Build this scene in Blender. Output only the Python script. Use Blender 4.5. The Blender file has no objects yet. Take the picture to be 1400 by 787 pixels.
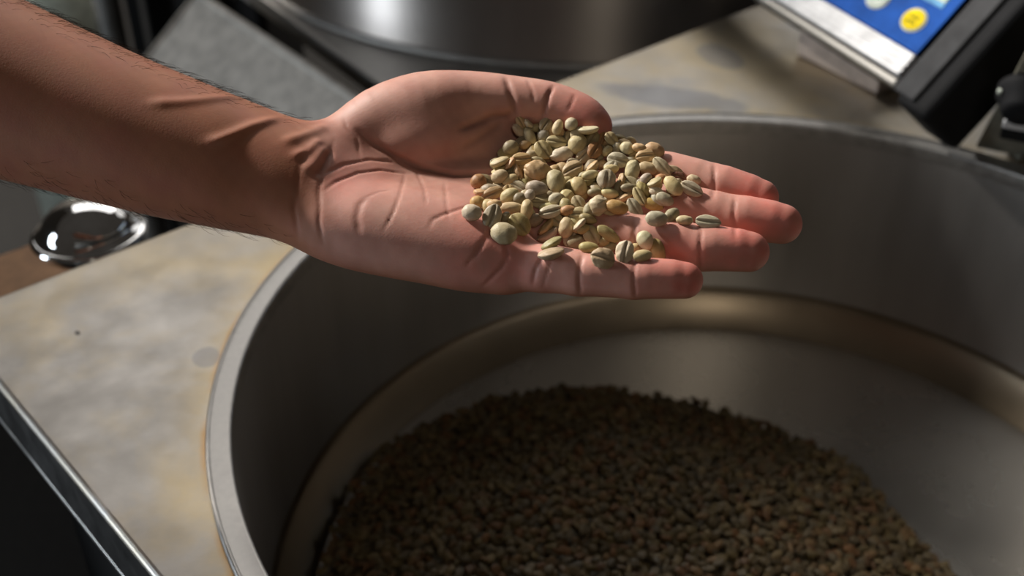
import bpy, bmesh, math, random
import numpy as np
from mathutils import Vector, Matrix

# ---------------------------------------------------------------- camera, world, lights, exposure
scene = bpy.context.scene
COL = scene.collection
CAM_H = 0.40
PITCH = math.radians(34.57)
FPX = 1400 * 40 / 36
CP, SP = math.cos(PITCH), math.sin(PITCH)
cam_data = bpy.data.cameras.new('camera')
cam = bpy.data.objects.new('camera', cam_data)
COL.objects.link(cam)
cam.location = (0, 0, CAM_H)
cam.rotation_euler = (math.pi / 2 - PITCH, 0, 0)
cam_data.lens = 40
cam_data.sensor_width = 36
cam_data.clip_start = 0.01
cam_data.dof.use_dof = True
cam_data.dof.focus_distance = 0.452
cam_data.dof.aperture_fstop = 8.0
scene.camera = cam

world = bpy.data.worlds.new('hall_light')
scene.world = world
world.use_nodes = True
wn = world.node_tree.nodes
wn['Background'].inputs['Color'].default_value = (0.62, 0.56, 0.50, 1)
wn['Background'].inputs['Strength'].default_value = 0.058


def area_light(name, loc, target, sx, sy, power, color):
    d = bpy.data.lights.new(name, 'AREA')
    d.shape = 'RECTANGLE'
    d.size, d.size_y = sx, sy
    d.energy = power
    d.color = color
    o = bpy.data.objects.new(name, d)
    COL.objects.link(o)
    o.location = loc
    o.rotation_euler = (Vector(target) - Vector(loc)).to_track_quat('-Z', 'Y').to_euler()
    return o


area_light('assumed_window_key', (-3.74, 3.03, 3.25), (0.0, 0.42, 0.17), 0.36, 0.36, 590, (1.0, 0.95, 0.88))  # key from an unseen window, assumed from how the shadows fall
area_light('added_sheen_fill', (-0.7, 4.2, 2.9), (0.0, 0.5, 0.0), 3.6, 1.5, 40, (1.0, 0.975, 0.95))  # broad unseen lamp added to put a sheen on the table
area_light('added_back_fill', (1.3, 4.6, 1.9), (0.2, 0.8, 0.0), 2.4, 1.5, 11, (0.97, 0.96, 0.94))  # lamp added out of view to brighten the right of the table
area_light('assumed_ceiling_light', (0.40, -1.45, 1.8), (0.13, 0.8, -0.15), 0.34, 0.34, 3.4, (1.0, 0.90, 0.76))  # unseen lamp behind the camera, assumed from the glint on the cone band
area_light('added_side_fill', (-2.6, 0.2, 0.1), (0.0, 0.8, 0.1), 0.5, 1.9, 34, (0.80, 0.90, 1.0))  # bare lamp added out of view for the drum's bright strip and arm fill

scene.view_settings.view_transform = 'Standard'
scene.view_settings.look = 'None'
scene.view_settings.exposure = 0.0
scene.view_settings.gamma = 1.0
scene.view_settings.use_curve_mapping = False

rng = random.Random(7)
nrng = np.random.default_rng(11)

# ---------------------------------------------------------------- helpers


def on_plane(px, py, z):
    """the point of the horizontal plane at height z that the photograph shows at (px, py)"""
    x = (px - 700) / FPX
    y = (393.5 - py) / FPX
    dy, dz = CP + y * SP, -SP + y * CP
    t = (z - CAM_H) / dz
    return Vector((x * t, dy * t, z))


def cam_to_world(p):
    """millimetres in (right, up, forward) as seen from the photographer -> metres in the room"""
    p = np.asarray(p, float) / 1000.0
    x, y, z = p[..., 0], p[..., 1], p[..., 2]
    return np.stack([x, z * CP + y * SP, CAM_H + y * CP - z * SP], -1)


def srgb(r, g, b):
    def f(c):
        c /= 255.0
        return c / 12.92 if c <= 0.04045 else ((c + 0.055) / 1.055) ** 2.4
    return (f(r), f(g), f(b), 1.0)


def obj(name, me, mat=None, parent=None, smooth=False):
    if isinstance(me, bmesh.types.BMesh):
        bm = me
        bmesh.ops.recalc_face_normals(bm, faces=bm.faces)
        me = bpy.data.meshes.new(name)
        bm.to_mesh(me)
        bm.free()
    o = bpy.data.objects.new(name, me)
    COL.objects.link(o)
    if mat is not None:
        me.materials.clear()
        me.materials.append(mat)
    if smooth:
        me.shade_smooth()
    if parent is not None:
        o.parent = parent
    return o


def empty(name, loc=(0, 0, 0)):
    o = bpy.data.objects.new(name, None)
    o.empty_display_size = 0.05
    COL.objects.link(o)
    o.location = loc
    return o


def tag(o, label=None, cat=None, group=None, kind=None):
    if label:
        o['label'] = label
    if cat:
        o['category'] = cat
    if group:
        o['group'] = group
    if kind:
        o['kind'] = kind
    return o


def box_bm(size, center=(0, 0, 0), bevel=0.0, seg=2, rot=None):
    bm = bmesh.new()
    bmesh.ops.create_cube(bm, size=1)
    bmesh.ops.scale(bm, vec=size, verts=bm.verts)
    if bevel > 0:
        bmesh.ops.bevel(bm, geom=list(bm.edges), offset=bevel, segments=seg, affect='EDGES', profile=0.5)
    if rot is not None:
        bmesh.ops.transform(bm, matrix=rot.to_4x4(), verts=bm.verts)
    bmesh.ops.translate(bm, vec=center, verts=bm.verts)
    return bm


def lathe_bm(profile, seg=64, center=(0, 0, 0), closed=False):
    bm = bmesh.new()
    rings = []
    for r, z in profile:
        if r < 1e-6:
            rings.append([bm.verts.new((center[0], center[1], center[2] + z))])
        else:
            rings.append([bm.verts.new((center[0] + r * math.cos(2 * math.pi * k / seg),
                                        center[1] + r * math.sin(2 * math.pi * k / seg), center[2] + z)) for k in range(seg)])
    pairs = list(zip(rings, rings[1:]))
    if closed:
        pairs.append((rings[-1], rings[0]))
    for a, b in pairs:
        for k in range(seg):
            k2 = (k + 1) % seg
            if len(a) == 1 and len(b) == 1:
                continue
            if len(a) == 1:
                bm.faces.new((a[0], b[k], b[k2]))
            elif len(b) == 1:
                bm.faces.new((a[k], b[0], a[k2]))
            else:
                bm.faces.new((a[k], b[k], b[k2], a[k2]))
    return bm


def tube_bm(points, radius, seg=10, cap=True):
    bm = bmesh.new()
    pts = [Vector(p) for p in points]
    rad = radius if isinstance(radius, (list, tuple)) else [radius] * len(pts)
    rings = []
    for i, p in enumerate(pts):
        t = (pts[min(i + 1, len(pts) - 1)] - pts[max(i - 1, 0)]).normalized()
        a = t.cross(Vector((0, 0, 1)))
        if a.length < 1e-3:
            a = t.cross(Vector((0, 1, 0)))
        a.normalize()
        b = t.cross(a)
        rings.append([bm.verts.new(p + (a * math.cos(2 * math.pi * k / seg) + b * math.sin(2 * math.pi * k / seg)) * rad[i]) for k in range(seg)])
    for a, b in zip(rings, rings[1:]):
        for k in range(seg):
            bm.faces.new((a[k], a[(k + 1) % seg], b[(k + 1) % seg], b[k]))
    if cap:
        bm.faces.new(rings[0])
        bm.faces.new(rings[-1])
    return bm


# ---------------------------------------------------------------- materials


class Mat:
    """small wrapper round a node material"""

    def __init__(self, name, **kw):
        self.m = bpy.data.materials.new(name)
        self.m.use_nodes = True
        self.nt = self.m.node_tree
        self.b = self.nt.nodes['Principled BSDF']
        for k, v in kw.items():
            self.b.inputs[k.replace('_', ' ')].default_value = v

    def node(self, t, **kw):
        n = self.nt.nodes.new(t)
        for k, v in kw.items():
            setattr(n, k, v)
        return n

    def link(self, a, b):
        self.nt.links.new(a, b)

    def coord(self, scale=(1, 1, 1), out='Object'):
        tc = self.node('ShaderNodeTexCoord')
        mp = self.node('ShaderNodeMapping')
        mp.inputs['Scale'].default_value = scale
        self.link(tc.outputs[out], mp.inputs['Vector'])
        return mp.outputs['Vector']

    def noise(self, vec, scale, detail=4, rough=0.55, dist=0.0):
        n = self.node('ShaderNodeTexNoise')
        n.inputs['Scale'].default_value = scale
        n.inputs['Detail'].default_value = detail
        n.inputs['Roughness'].default_value = rough
        n.inputs['Distortion'].default_value = dist
        self.link(vec, n.inputs['Vector'])
        return n.outputs['Fac']

    def ramp(self, fac, stops):
        r = self.node('ShaderNodeValToRGB')
        el = r.color_ramp.elements
        while len(el) < len(stops):
            el.new(0.5)
        for e, (p, c) in zip(el, stops):
            e.position = p
            e.color = c if len(c) == 4 else (*c, 1)
        self.link(fac, r.inputs['Fac'])
        return r.outputs['Color']

    def mix(self, fac, a, b, mode='MIX'):
        n = self.node('ShaderNodeMix', data_type='RGBA', blend_type=mode)
        for sock, v in ((n.inputs[0], fac), (n.inputs[6], a), (n.inputs[7], b)):
            if isinstance(v, (int, float)):
                sock.default_value = v
            elif isinstance(v, tuple):
                sock.default_value = v
            else:
                self.link(v, sock)
        return n.outputs[2]

    def math(self, op, a, b=0.0, c=None, clamp=False):
        n = self.node('ShaderNodeMath', operation=op, use_clamp=clamp)
        for i, v in enumerate((a, b) if c is None else (a, b, c)):
            if isinstance(v, (int, float)):
                n.inputs[i].default_value = v
            else:
                self.link(v, n.inputs[i])
        return n.outputs[0]

    def bump(self, height, strength=0.3, distance=0.001):
        n = self.node('ShaderNodeBump')
        n.inputs['Strength'].default_value = strength
        n.inputs['Distance'].default_value = distance
        self.link(height, n.inputs['Height'])
        self.link(n.outputs['Normal'], self.b.inputs['Normal'])

    def col(self, c):
        self.link(c, self.b.inputs['Base Color'])

    def rough(self, r):
        self.link(r, self.b.inputs['Roughness'])


def plain(name, color, rough=0.5, metal=0.0, spec=0.5):
    m = Mat(name, Base_Color=color, Roughness=rough, Metallic=metal)
    m.b.inputs['Specular IOR Level'].default_value = spec
    v = m.coord()
    n = m.noise(v, 60, 4)
    c2 = tuple(min(1, x * 1.25) for x in color[:3]) + (1,)
    c1 = tuple(x * 0.8 for x in color[:3]) + (1,)
    m.col(m.ramp(n, [(0.3, c1), (0.7, c2)]))
    return m.m


def brushed(name, c1, c2, rough=0.3, scale=(1, 1, 60), noise=30):
    m = Mat(name, Metallic=1.0, Roughness=rough)
    v = m.coord(scale)
    n = m.noise(v, noise, 5)
    m.col(m.ramp(n, [(0.3, c1), (0.7, c2)]))
    m.rough(m.math('MULTIPLY_ADD', n, 0.2, rough - 0.1))
    m.bump(n, 0.08, 0.0005)
    return m.m


M = {}
M['black_metal'] = plain('black_metal', (0.007, 0.007, 0.007, 1), 0.7, 0.0, 0.15)
M['black_plastic'] = plain('black_plastic', (0.010, 0.010, 0.011, 1), 0.7, 0.0, 0.12)
M['bezel_plastic'] = plain('bezel_plastic', (0.050, 0.050, 0.052, 1), 0.7, 0.0, 0.12)
M['dark_housing'] = plain('dark_housing', (0.17, 0.16, 0.125, 1), 0.6)
M['dark_cabinet'] = plain('dark_cabinet', (0.018, 0.016, 0.015, 1), 0.5)
M['chrome'] = plain('chrome', (0.85, 0.83, 0.80, 1), 0.06, 1.0)
M['wood'] = plain('pale_wood', srgb(176, 130, 90), 0.6)
M['batten'] = plain('dark_batten', srgb(70, 54, 32), 0.7)
M['floor'] = plain('concrete_floor', (0.010, 0.009, 0.008, 1), 0.8, 0.0, 0.2)
M['wall'] = plain('dark_plaster', (0.10, 0.09, 0.08, 1), 0.8)
M['chute'] = brushed('chute_steel', (0.24, 0.23, 0.215, 1), (0.31, 0.30, 0.28, 1), 0.58, (1, 1, 1), 25)
M['aluminium'] = plain('anodised_aluminium', (0.52, 0.52, 0.53, 1), 0.5, 0.2, 0.3)
M['bracket'] = plain('bracket_paint', srgb(190, 175, 165), 0.6)
M['chute_paint'] = plain('chute_paint', (0.52, 0.475, 0.42, 1), 0.6)
M['bench'] = brushed('bench_steel', (0.34, 0.32, 0.30, 1), (0.44, 0.42, 0.39, 1), 0.5, (1, 1, 1), 25)
M['panel_blue'] = plain('panel_blue', srgb(28, 82, 165), 0.7, 0.0, 0.12)
M['panel_pale_blue'] = plain('panel_pale_blue', srgb(110, 165, 205), 0.7, 0.0, 0.12)
M['key_yellow'] = plain('key_yellow', srgb(235, 205, 20), 0.7, 0.0, 0.12)
M['key_white'] = plain('key_white', srgb(205, 212, 200), 0.7, 0.0, 0.12)
M['key_ink'] = plain('key_ink', srgb(70, 75, 20), 0.7, 0.0, 0.12)
M['key_ink_grey'] = plain('key_ink_grey', srgb(110, 118, 105), 0.7, 0.0, 0.12)
M['lcd'] = plain('lcd_glass', srgb(196, 206, 190), 0.7, 0.0, 0.12)
M['hair'] = plain('arm_hair', (0.020, 0.011, 0.006, 1), 0.8, 0.0, 0.1)

CENTER = Vector((0.1527, 0.5044, 0.0))       # axis of the basin
R_IN, R_OUT = 0.3045, 0.3178
FLOOR_Z = -0.90
U = Vector((0.7465, 0.6654, 0)).normalized()
Wd = Vector((U.y, -U.x, 0))
CORNER = Vector((-0.3400, 0.5501, 0))
TAB_U, TAB_W = 1.02, 0.98         # plate size along U and Wd
TH = 0.040
TABLE_ORIGIN = CORNER + U * TAB_U / 2 + Wd * TAB_W / 2 + Vector((0, 0, FLOOR_Z))


def table_material():
    m = Mat('worn_steel_top', Metallic=0.85, Roughness=0.4)
    v = m.coord(out='Object')
    big = m.noise(v, 9, 5, 0.6, 0.4)
    mid = m.noise(v, 30, 5, 0.6)
    fine = m.noise(v, 260, 3, 0.6)
    base = m.ramp(m.noise(v, 17, 6, 0.65, 0.3), [(0.25, (0.36, 0.335, 0.305, 1)), (0.5, (0.44, 0.41, 0.375, 1)), (0.75, (0.52, 0.485, 0.445, 1))])
    stain = m.ramp(big, [(0.42, (0, 0, 0, 1)), (0.62, (1, 1, 1, 1))])
    c = m.mix(m.math('MULTIPLY', stain, 0.8), base, (0.56, 0.45, 0.28, 1))
    # yellow residue gathered along the rim of the basin
    sep = m.node('ShaderNodeSeparateXYZ')
    m.link(v, sep.inputs[0])
    dx = m.math('SUBTRACT', sep.outputs[0], CENTER.x - TABLE_ORIGIN.x)
    dy = m.math('SUBTRACT', sep.outputs[1], CENTER.y - TABLE_ORIGIN.y)
    r = m.math('SQRT', m.math('ADD', m.math('MULTIPLY', dx, dx), m.math('MULTIPLY', dy, dy)))
    near = m.math('SUBTRACT', 1.0, m.math('DIVIDE', m.math('SUBTRACT', r, R_OUT), 0.035), clamp=True)
    band = m.math('MULTIPLY', m.math('POWER', near, 2.0), m.ramp(mid, [(0.35, (0.15, 0.15, 0.15, 1)), (0.6, (1, 1, 1, 1))]))
    c = m.mix(m.math('MULTIPLY', band, 0.6), c, (0.70, 0.52, 0.24, 1))
    line = m.math('SUBTRACT', 1.0, m.math('DIVIDE', m.math('SUBTRACT', r, R_OUT), 0.004), clamp=True)
    line = m.math('MULTIPLY', line, m.ramp(m.noise(v, 14, 3), [(0.42, (0, 0, 0, 1)), (0.55, (1, 1, 1, 1))]))
    c = m.mix(m.math('MULTIPLY', line, 0.8), c, (0.55, 0.27, 0.06, 1))
    # bluish patches and a few dark spots
    def patch(p, q, half, amount, color, col_in):
        a, b = on_plane(*p, 0.0) - TABLE_ORIGIN, on_plane(*q, 0.0) - TABLE_ORIGIN
        mid, d = (a + b) / 2, (b - a)
        L, d = d.length / 2, d.normalized()
        ex = m.math('ADD', m.math('MULTIPLY', m.math('SUBTRACT', sep.outputs[0], mid.x), d.x), m.math('MULTIPLY', m.math('SUBTRACT', sep.outputs[1], mid.y), d.y))
        ey = m.math('SUBTRACT', m.math('MULTIPLY', m.math('SUBTRACT', sep.outputs[1], mid.y), d.x), m.math('MULTIPLY', m.math('SUBTRACT', sep.outputs[0], mid.x), d.y))
        ex, ey = m.math('DIVIDE', ex, L), m.math('DIVIDE', ey, half)
        rr = m.math('ADD', m.math('ADD', m.math('MULTIPLY', ex, ex), m.math('MULTIPLY', ey, ey)), m.math('MULTIPLY_ADD', mid_n, 1.6, -0.8))
        f = m.math('MULTIPLY', m.math('MULTIPLY', m.math('SUBTRACT', 1.0, rr), 3.0, clamp=True), amount)
        return m.mix(f, col_in, color)
    mid_n = mid
    c = patch((815, 118), (1030, 150), 0.022, 0.75, (0.25, 0.25, 0.26, 1), c)
    c = patch((960, 60), (1010, 95), 0.020, 0.6, (0.24, 0.235, 0.235, 1), c)
    c = patch((262, 490), (302, 486), 0.010, 0.6, (0.27, 0.265, 0.27, 1), c)
    c = patch((104, 452), (108, 458), 0.0016, 0.9, (0.06, 0.055, 0.05, 1), c)
    c = m.mix(m.math('MULTIPLY', fine, 0.18), c, (0.25, 0.24, 0.23, 1))
    m.col(c)
    m.rough(m.math('MULTIPLY_ADD', mid, 0.30, 0.27))
    m.bump(fine, 0.06, 0.0004)
    return m.m


def basin_material(name, c1, c2, rough, aniso, streak, brown=0.45):
    m = Mat(name, Metallic=1.0, Roughness=rough)
    v = m.coord(streak)
    n = m.noise(v, 12, 5, 0.6)
    big = m.noise(m.coord(), 16, 4, 0.6)
    c = m.ramp(n, [(0.3, c1), (0.7, c2)])
    c = m.mix(m.math('MULTIPLY', big, brown), c, (0.30, 0.23, 0.15, 1))
    m.col(c)
    m.b.inputs['Anisotropic'].default_value = aniso
    m.b.inputs['Anisotropic Rotation'].default_value = 0.25
    t = m.node('ShaderNodeTangent', direction_type='RADIAL', axis='Z')
    m.link(t.outputs[0], m.b.inputs['Tangent'])
    m.rough(m.math('MULTIPLY_ADD', n, 0.15, rough - 0.07))
    return m.m


M['drum'] = basin_material('drum_steel', (0.66, 0.60, 0.56, 1), (0.76, 0.70, 0.65, 1), 0.50, 1.0, (1, 1, 0.02), 0.15)
M['table'] = table_material()
M['table_side'] = brushed('table_side_steel', (0.45, 0.43, 0.41, 1), (0.55, 0.53, 0.50, 1), 0.32, (1, 1, 1), 60)
M['basin_wall'] = basin_material('basin_wall_steel', (0.42, 0.405, 0.39, 1), (0.60, 0.58, 0.56, 1), 0.42, 0.3, (1, 1, 0.12), 0.22)
M['basin_floor'] = basin_material('basin_floor_steel', (0.70, 0.67, 0.62, 1), (0.80, 0.77, 0.71, 1), 0.27, 0.5, (1, 1, 1), 0.2)
M['basin_cone'] = basin_material('stained_cone_steel', (0.26, 0.21, 0.15, 1), (0.36, 0.29, 0.21, 1), 0.33, 0.3, (1, 1, 1))
M['skirt'] = brushed('dark_skirt_steel', (0.050, 0.048, 0.046, 1), (0.080, 0.077, 0.073, 1), 0.45, (1, 1, 1), 60)
M['rim'] = brushed('rim_steel', (0.40, 0.38, 0.36, 1), (0.54, 0.52, 0.49, 1), 0.46, (1, 1, 1), 120)

# ---------------------------------------------------------------- the setting
tag(obj('floor', box_bm((9, 9, 0.06), (0, 1.5, FLOOR_Z - 0.03)), M['floor']), 'dark concrete floor of the roasting hall', 'floor', kind='structure')
tag(obj('wall_back', box_bm((9, 0.1, 3.4), (0, 5.0, FLOOR_Z + 1.7)), M['wall']), 'dark plastered wall far behind the machines', 'wall', kind='structure')

# unseen partition, added off to the left; its top edge keeps the assumed window light out of the basin
_rot = Matrix.Rotation(math.radians(-35), 3, 'Z')
tag(obj('added_shade_partition', box_bm((0.10, 1.7, 1.42 - FLOOR_Z), (-0.82 * 2.25 - 0.57 * 0.07, 0.57 * 2.25 - 0.82 * 0.07, (1.42 + FLOOR_Z) / 2), 0.004, 1, _rot), M['wall']),
    'added unseen partition wall that shades the basin', 'wall', kind='structure')

# ---------------------------------------------------------------- steel work table with round opening


def build_table():
    root = empty('work_table', TABLE_ORIGIN)
    tag(root, 'worn stainless steel table with yellow stains around its round opening', 'table')
    inv = -root.location
    # plate with the hole
    angs = set(2 * math.pi * k / 192 for k in range(192))
    corners = [CORNER, CORNER + U * TAB_U, CORNER + U * TAB_U + Wd * TAB_W, CORNER + Wd * TAB_W]
    for c in corners:
        d = c - CENTER
        angs.add(math.atan2(d.y, d.x) % (2 * math.pi))
    angs = sorted(angs)
    uc, wc = (CENTER - CORNER).dot(U), (CENTER - CORNER).dot(Wd)
    BE = 0.0032

    def hit(a, inset):
        d = Vector((math.cos(a), math.sin(a), 0))
        du, dw = d.dot(U), d.dot(Wd)
        ts = []
        if du > 1e-9: ts.append((TAB_U - inset - uc) / du)
        if du < -1e-9: ts.append((inset - uc) / du)
        if dw > 1e-9: ts.append((TAB_W - inset - wc) / dw)
        if dw < -1e-9: ts.append((inset - wc) / dw)
        return CENTER + d * min(t for t in ts if t > 0)
    bm = bmesh.new()
    rings = []
    for inset, z in ((None, -0.003), (None, 0.0), (BE, 0.0), (BE * 0.6, -BE * 0.08), (BE * 0.3, -BE * 0.3), (BE * 0.08, -BE * 0.6), (0.0, -BE), (0.0, -BE - 0.001), (0.004, -BE - 0.001)):
        ring = []
        for a in angs:
            if inset is None:
                p = CENTER + Vector((math.cos(a), math.sin(a), 0)) * (R_OUT - 0.004)
            else:
                p = hit(a, inset)
            ring.append(bm.verts.new((p.x + inv.x, p.y + inv.y, z + inv.z)))
        rings.append(ring)
    n = len(angs)
    for a, b in zip(rings, rings[1:]):
        for k in range(n):
            bm.faces.new((a[k], b[k], b[(k + 1) % n], a[(k + 1) % n]))
    top = obj('table_top', bm, M['table'], root)
    # folded lip that closes the edge below, and black base panels standing in from the edge
    for (p, q) in ((corners[0], corners[1]), (corners[1], corners[2]), (corners[2], corners[3]), (corners[3], corners[0])):
        mid = (p + q) / 2
        cen = (corners[0] + corners[2]) / 2
        d = (q - p).normalized()
        inward = Vector((-d.y, d.x, 0))
        if inward.dot(cen - mid) < 0:
            inward = -inward
        rot = Matrix((d, inward, Vector((0, 0, 1)))).transposed()
        L = (q - p).length
        c = mid + inward * 0.0022 + inv + Vector((0, 0, -(BE + TH) / 2 - 0.0008))
        obj('skirt', box_bm((L - 0.001, 0.004, TH - BE - 0.0005), c, 0.0006, 1, rot), M['skirt'], root)
        c = mid + inward * 0.003 + inv + Vector((0, 0, -TH - 0.0035))
        obj('edge_lip', box_bm((L - 0.012, 0.006, 0.005), c, 0.0012, 2, rot), M['table_side'], root)
        c = mid + inward * 0.035 + inv + Vector((0, 0, (-TH - 0.008 + FLOOR_Z) / 2))
        obj('base_panel', box_bm((L - 0.09, 0.02, -FLOOR_Z - TH - 0.008), c, 0.002, 1, rot), M['black_metal'], root)
    return root


table = build_table()

# ---------------------------------------------------------------- basin let into the table


def build_basin():
    root = empty('cooling_basin', (CENTER.x, CENTER.y, -0.21))
    tag(root, 'deep round stainless steel basin sunk into the table, heaped with beans', 'basin')
    dz = 0.21
    rim = [(R_IN + 0.0005, -0.010), (R_IN, -0.0010), (R_IN + 0.0001, 0.0006), (R_IN + 0.0006, 0.0015), (R_IN + 0.0016, 0.0020), (R_IN + 0.0020, 0.0020),
           (R_OUT - 0.0026, 0.0022), (R_OUT - 0.0022, 0.0024), (R_OUT - 0.0016, 0.0030), (R_OUT - 0.0008, 0.0031), (R_OUT - 0.0001, 0.0024), (R_OUT + 0.0003, 0.0012),
           (R_OUT + 0.0004, 0.0003), (R_OUT - 0.002, -0.004)]
    obj('rim', lathe_bm([(r, z + dz) for r, z in rim], 256), M['rim'], root, True)
    wall = [(R_IN + 0.0005, -0.010), (R_IN, -0.02), (R_IN, -0.08), (R_IN, -0.155)]
    cone = [(R_IN, -0.155), (R_IN - 0.0006, -0.1595), (R_IN - 0.0022, -0.1625), (R_IN - 0.0200, -0.1850), (R_IN - 0.022, -0.186)]
    obj('cone_band', lathe_bm([(r, z + dz) for r, z in cone], 256), M['basin_cone'], root, True)
    obj('wall', lathe_bm([(r, z + dz) for r, z in wall], 256), M['basin_wall'], root, True)
    fl = [(R_IN - 0.022, -0.186), (0.2, -0.1942), (0.1, -0.2041), (0.03, -0.211), (0.0, -0.212)]
    obj('basin_floor', lathe_bm([(r, z + dz) for r, z in fl], 256), M['basin_floor'], root, True)
    return root


basin = build_basin()


# ---------------------------------------------------------------- forearm and open hand
# The hand is grown as one distance field in millimetres (x right, y up, z away, seen from where
# the photographer stands) and skinned with surface nets, so that it is one continuous surface.
F32 = np.float32
PW = np.array([0.0, 0.700, 0.714])      # across the palm, little finger -> thumb
PN = np.array([0.0, 0.714, -0.700])     # palm normal
Z0 = 450.0
YREF = (393.5 - 290) / FPX * Z0


def J(px, py, n=0.0):
    z = Z0
    for _ in range(12):
        y = (393.5 - py) / FPX * z
        w = (y - YREF - 0.714 * n) / 0.700
        z = Z0 + 0.714 * w - 0.700 * n
    return np.array([(px - 700) / FPX * z, (393.5 - py) / FPX * z, z])


def d_cone(P, a, b, ra, rb):
    ab = (b - a).astype(F32)
    pa = P - a.astype(F32)
    t = np.clip((pa @ ab) / F32(ab @ ab), 0, 1)
    q = pa - t[:, None] * ab
    return np.sqrt((q * q).sum(1)) - (ra + (rb - ra) * t).astype(F32)


def d_ell(P, c, r, rot=None):
    """ellipsoid with semi-axes r along x, PW, PN (turned by rot degrees in the x / PW plane)"""
    q = P - c.astype(F32)
    a, w, n = q[:, 0], q @ PW.astype(F32), q @ PN.astype(F32)
    if rot:
        s, k = math.sin(math.radians(rot)), math.cos(math.radians(rot))
        a, w = a * k + w * s, -a * s + w * k
    k0 = np.sqrt((a / r[0]) ** 2 + (w / r[1]) ** 2 + (n / r[2]) ** 2)
    k1 = np.sqrt((a / r[0] ** 2) ** 2 + (w / r[1] ** 2) ** 2 + (n / r[2] ** 2) ** 2) + 1e-9
    return k0 * (k0 - 1) / k1


def smin(a, b, k):
    h = np.maximum(k - np.abs(a - b), 0) / k
    return np.minimum(a, b) - h * h * h * k / 6.0


# forearm stations: px, py, n, half width across, half thickness
ARM = [(-520, -70, 34, 47, 44), (-300, 12, 30, 49, 46), (-120, 76, 22, 46, 44), (0, 114, 15, 41.5, 40.5), (100, 151, 9, 37.5, 36), (200, 187, 4, 34, 32),
       (300, 217, 0, 31, 27.5), (357, 233, -3, 30, 24.5), (404, 247, -5, 29.5, 22.5), (450, 254, -8, 29.5, 21), (500, 256, -12, 29, 17), (560, 258, -14, 27, 13)]
ARM_P = np.array([J(a[0], a[1], a[2]) for a in ARM])
ARM_A = np.array([(a[3], a[4]) for a in ARM], float)


def _dense():
    t = np.arange(len(ARM))
    tt = np.linspace(0, len(ARM) - 1, 240)
    out = []
    for col in (*ARM_P.T, *ARM_A.T):
        v = np.interp(tt, t, col)
        ker = np.hanning(31)
        ker /= ker.sum()
        vp = np.concatenate([2 * v[0] - v[15:0:-1], v, 2 * v[-1] - v[-2:-17:-1]])
        out.append(np.convolve(vp, ker, 'valid'))
    return np.array(out)


ARM_D = _dense()


def d_arm(P):
    x = P[:, 0]
    cy, cz, aw, an = (np.interp(x, ARM_D[0], ARM_D[k]).astype(F32) for k in (1, 2, 3, 4))
    dy, dz = P[:, 1] - cy, P[:, 2] - cz
    w = dy * F32(0.700) + dz * F32(0.714)
    n = dy * F32(0.714) - dz * F32(0.700)
    q = np.sqrt((w / aw) ** 2 + (n / an) ** 2)
    d = (q - 1) * np.minimum(aw, an) * F32(0.96)
    e0, e1 = F32(ARM_D[0][0] + 12), F32(ARM_D[0][-1] - 6)
    k = F32(16)
    for e in (x - e1, e0 - x):
        h = np.maximum(k - np.abs(d - e), 0) / k
        d = np.maximum(d, e) + h * h * h * k / 6
    return d


FINGERS = {
    'index': [(735, 226, -11, 12.0), (800, 226, -9, 10.6), (893, 236, -6, 9.4), (972, 252, -4, 8.5), (1040, 270, -4, 7.3)],
    'middle': [(738, 266, -12, 12.3), (820, 270, -9, 10.6), (912, 283, -6, 9.5), (1003, 297, -4, 8.6), (1069, 306, -3, 7.9)],
    'ring': [(722, 310, -12, 12.0), (795, 314, -9, 10.2), (865, 325, -6, 9.4), (957, 339, -4, 8.7), (1024, 344, -3, 7.8)],
    'little': [(692, 359, -11, 11.3), (742, 367, -8, 9.0), (792, 374, -6, 8.3), (866, 381, -4, 7.5), (936, 383, -3, 6.9)],
}
FJ = {k: [(J(a, b, c), r) for a, b, c, r in v] for k, v in FINGERS.items()}
THUMB = [(478, 202, -3, 13.0), (522, 172, 2, 16.0), (582, 158, 4, 18.3), (645, 146, 6, 14.8), (700, 143, 8, 11.8), (750, 148, 8, 10.8), (790, 161, 7, 9.9), (811, 173, 6, 8.0)]


def smooth_path(pts, sub=4):
    p = np.array(pts, float)
    p = np.vstack([2 * p[0] - p[1], p, 2 * p[-1] - p[-2]])
    out = []
    for i in range(1, len(p) - 2):
        for k in range(sub):
            t = k / sub
            a, b, c, d = p[i - 1], p[i], p[i + 1], p[i + 2]
            out.append(0.5 * (2 * b + (c - a) * t + (2 * a - 5 * b + 4 * c - d) * t * t + (3 * b - a - 3 * c + d) * t ** 3))
    return out + [p[-2]]


TJ = [(J(a, b, c), r) for a, b, c, r in smooth_path(THUMB, 3)]
CARP = [(455, 222, -13, 16), (455, 246, -14, 17), (455, 275, -13, 17), (465, 300, -12, 15)]
CJ = [(J(a, b, c), r) for a, b, c, r in CARP]
HYP = [(J(500, 312, -9), np.array([30, 17, 16.5]), -12), (J(575, 322, -9), np.array([38, 19.5, 17]), -14), (J(645, 342, -10), np.array([26, 16, 15]), -14)]
INNER = [(J(588, 192, -1), np.array([27, 17, 15.5]), 12), (J(645, 190, -2), np.array([22, 13, 11]), 20)]


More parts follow.
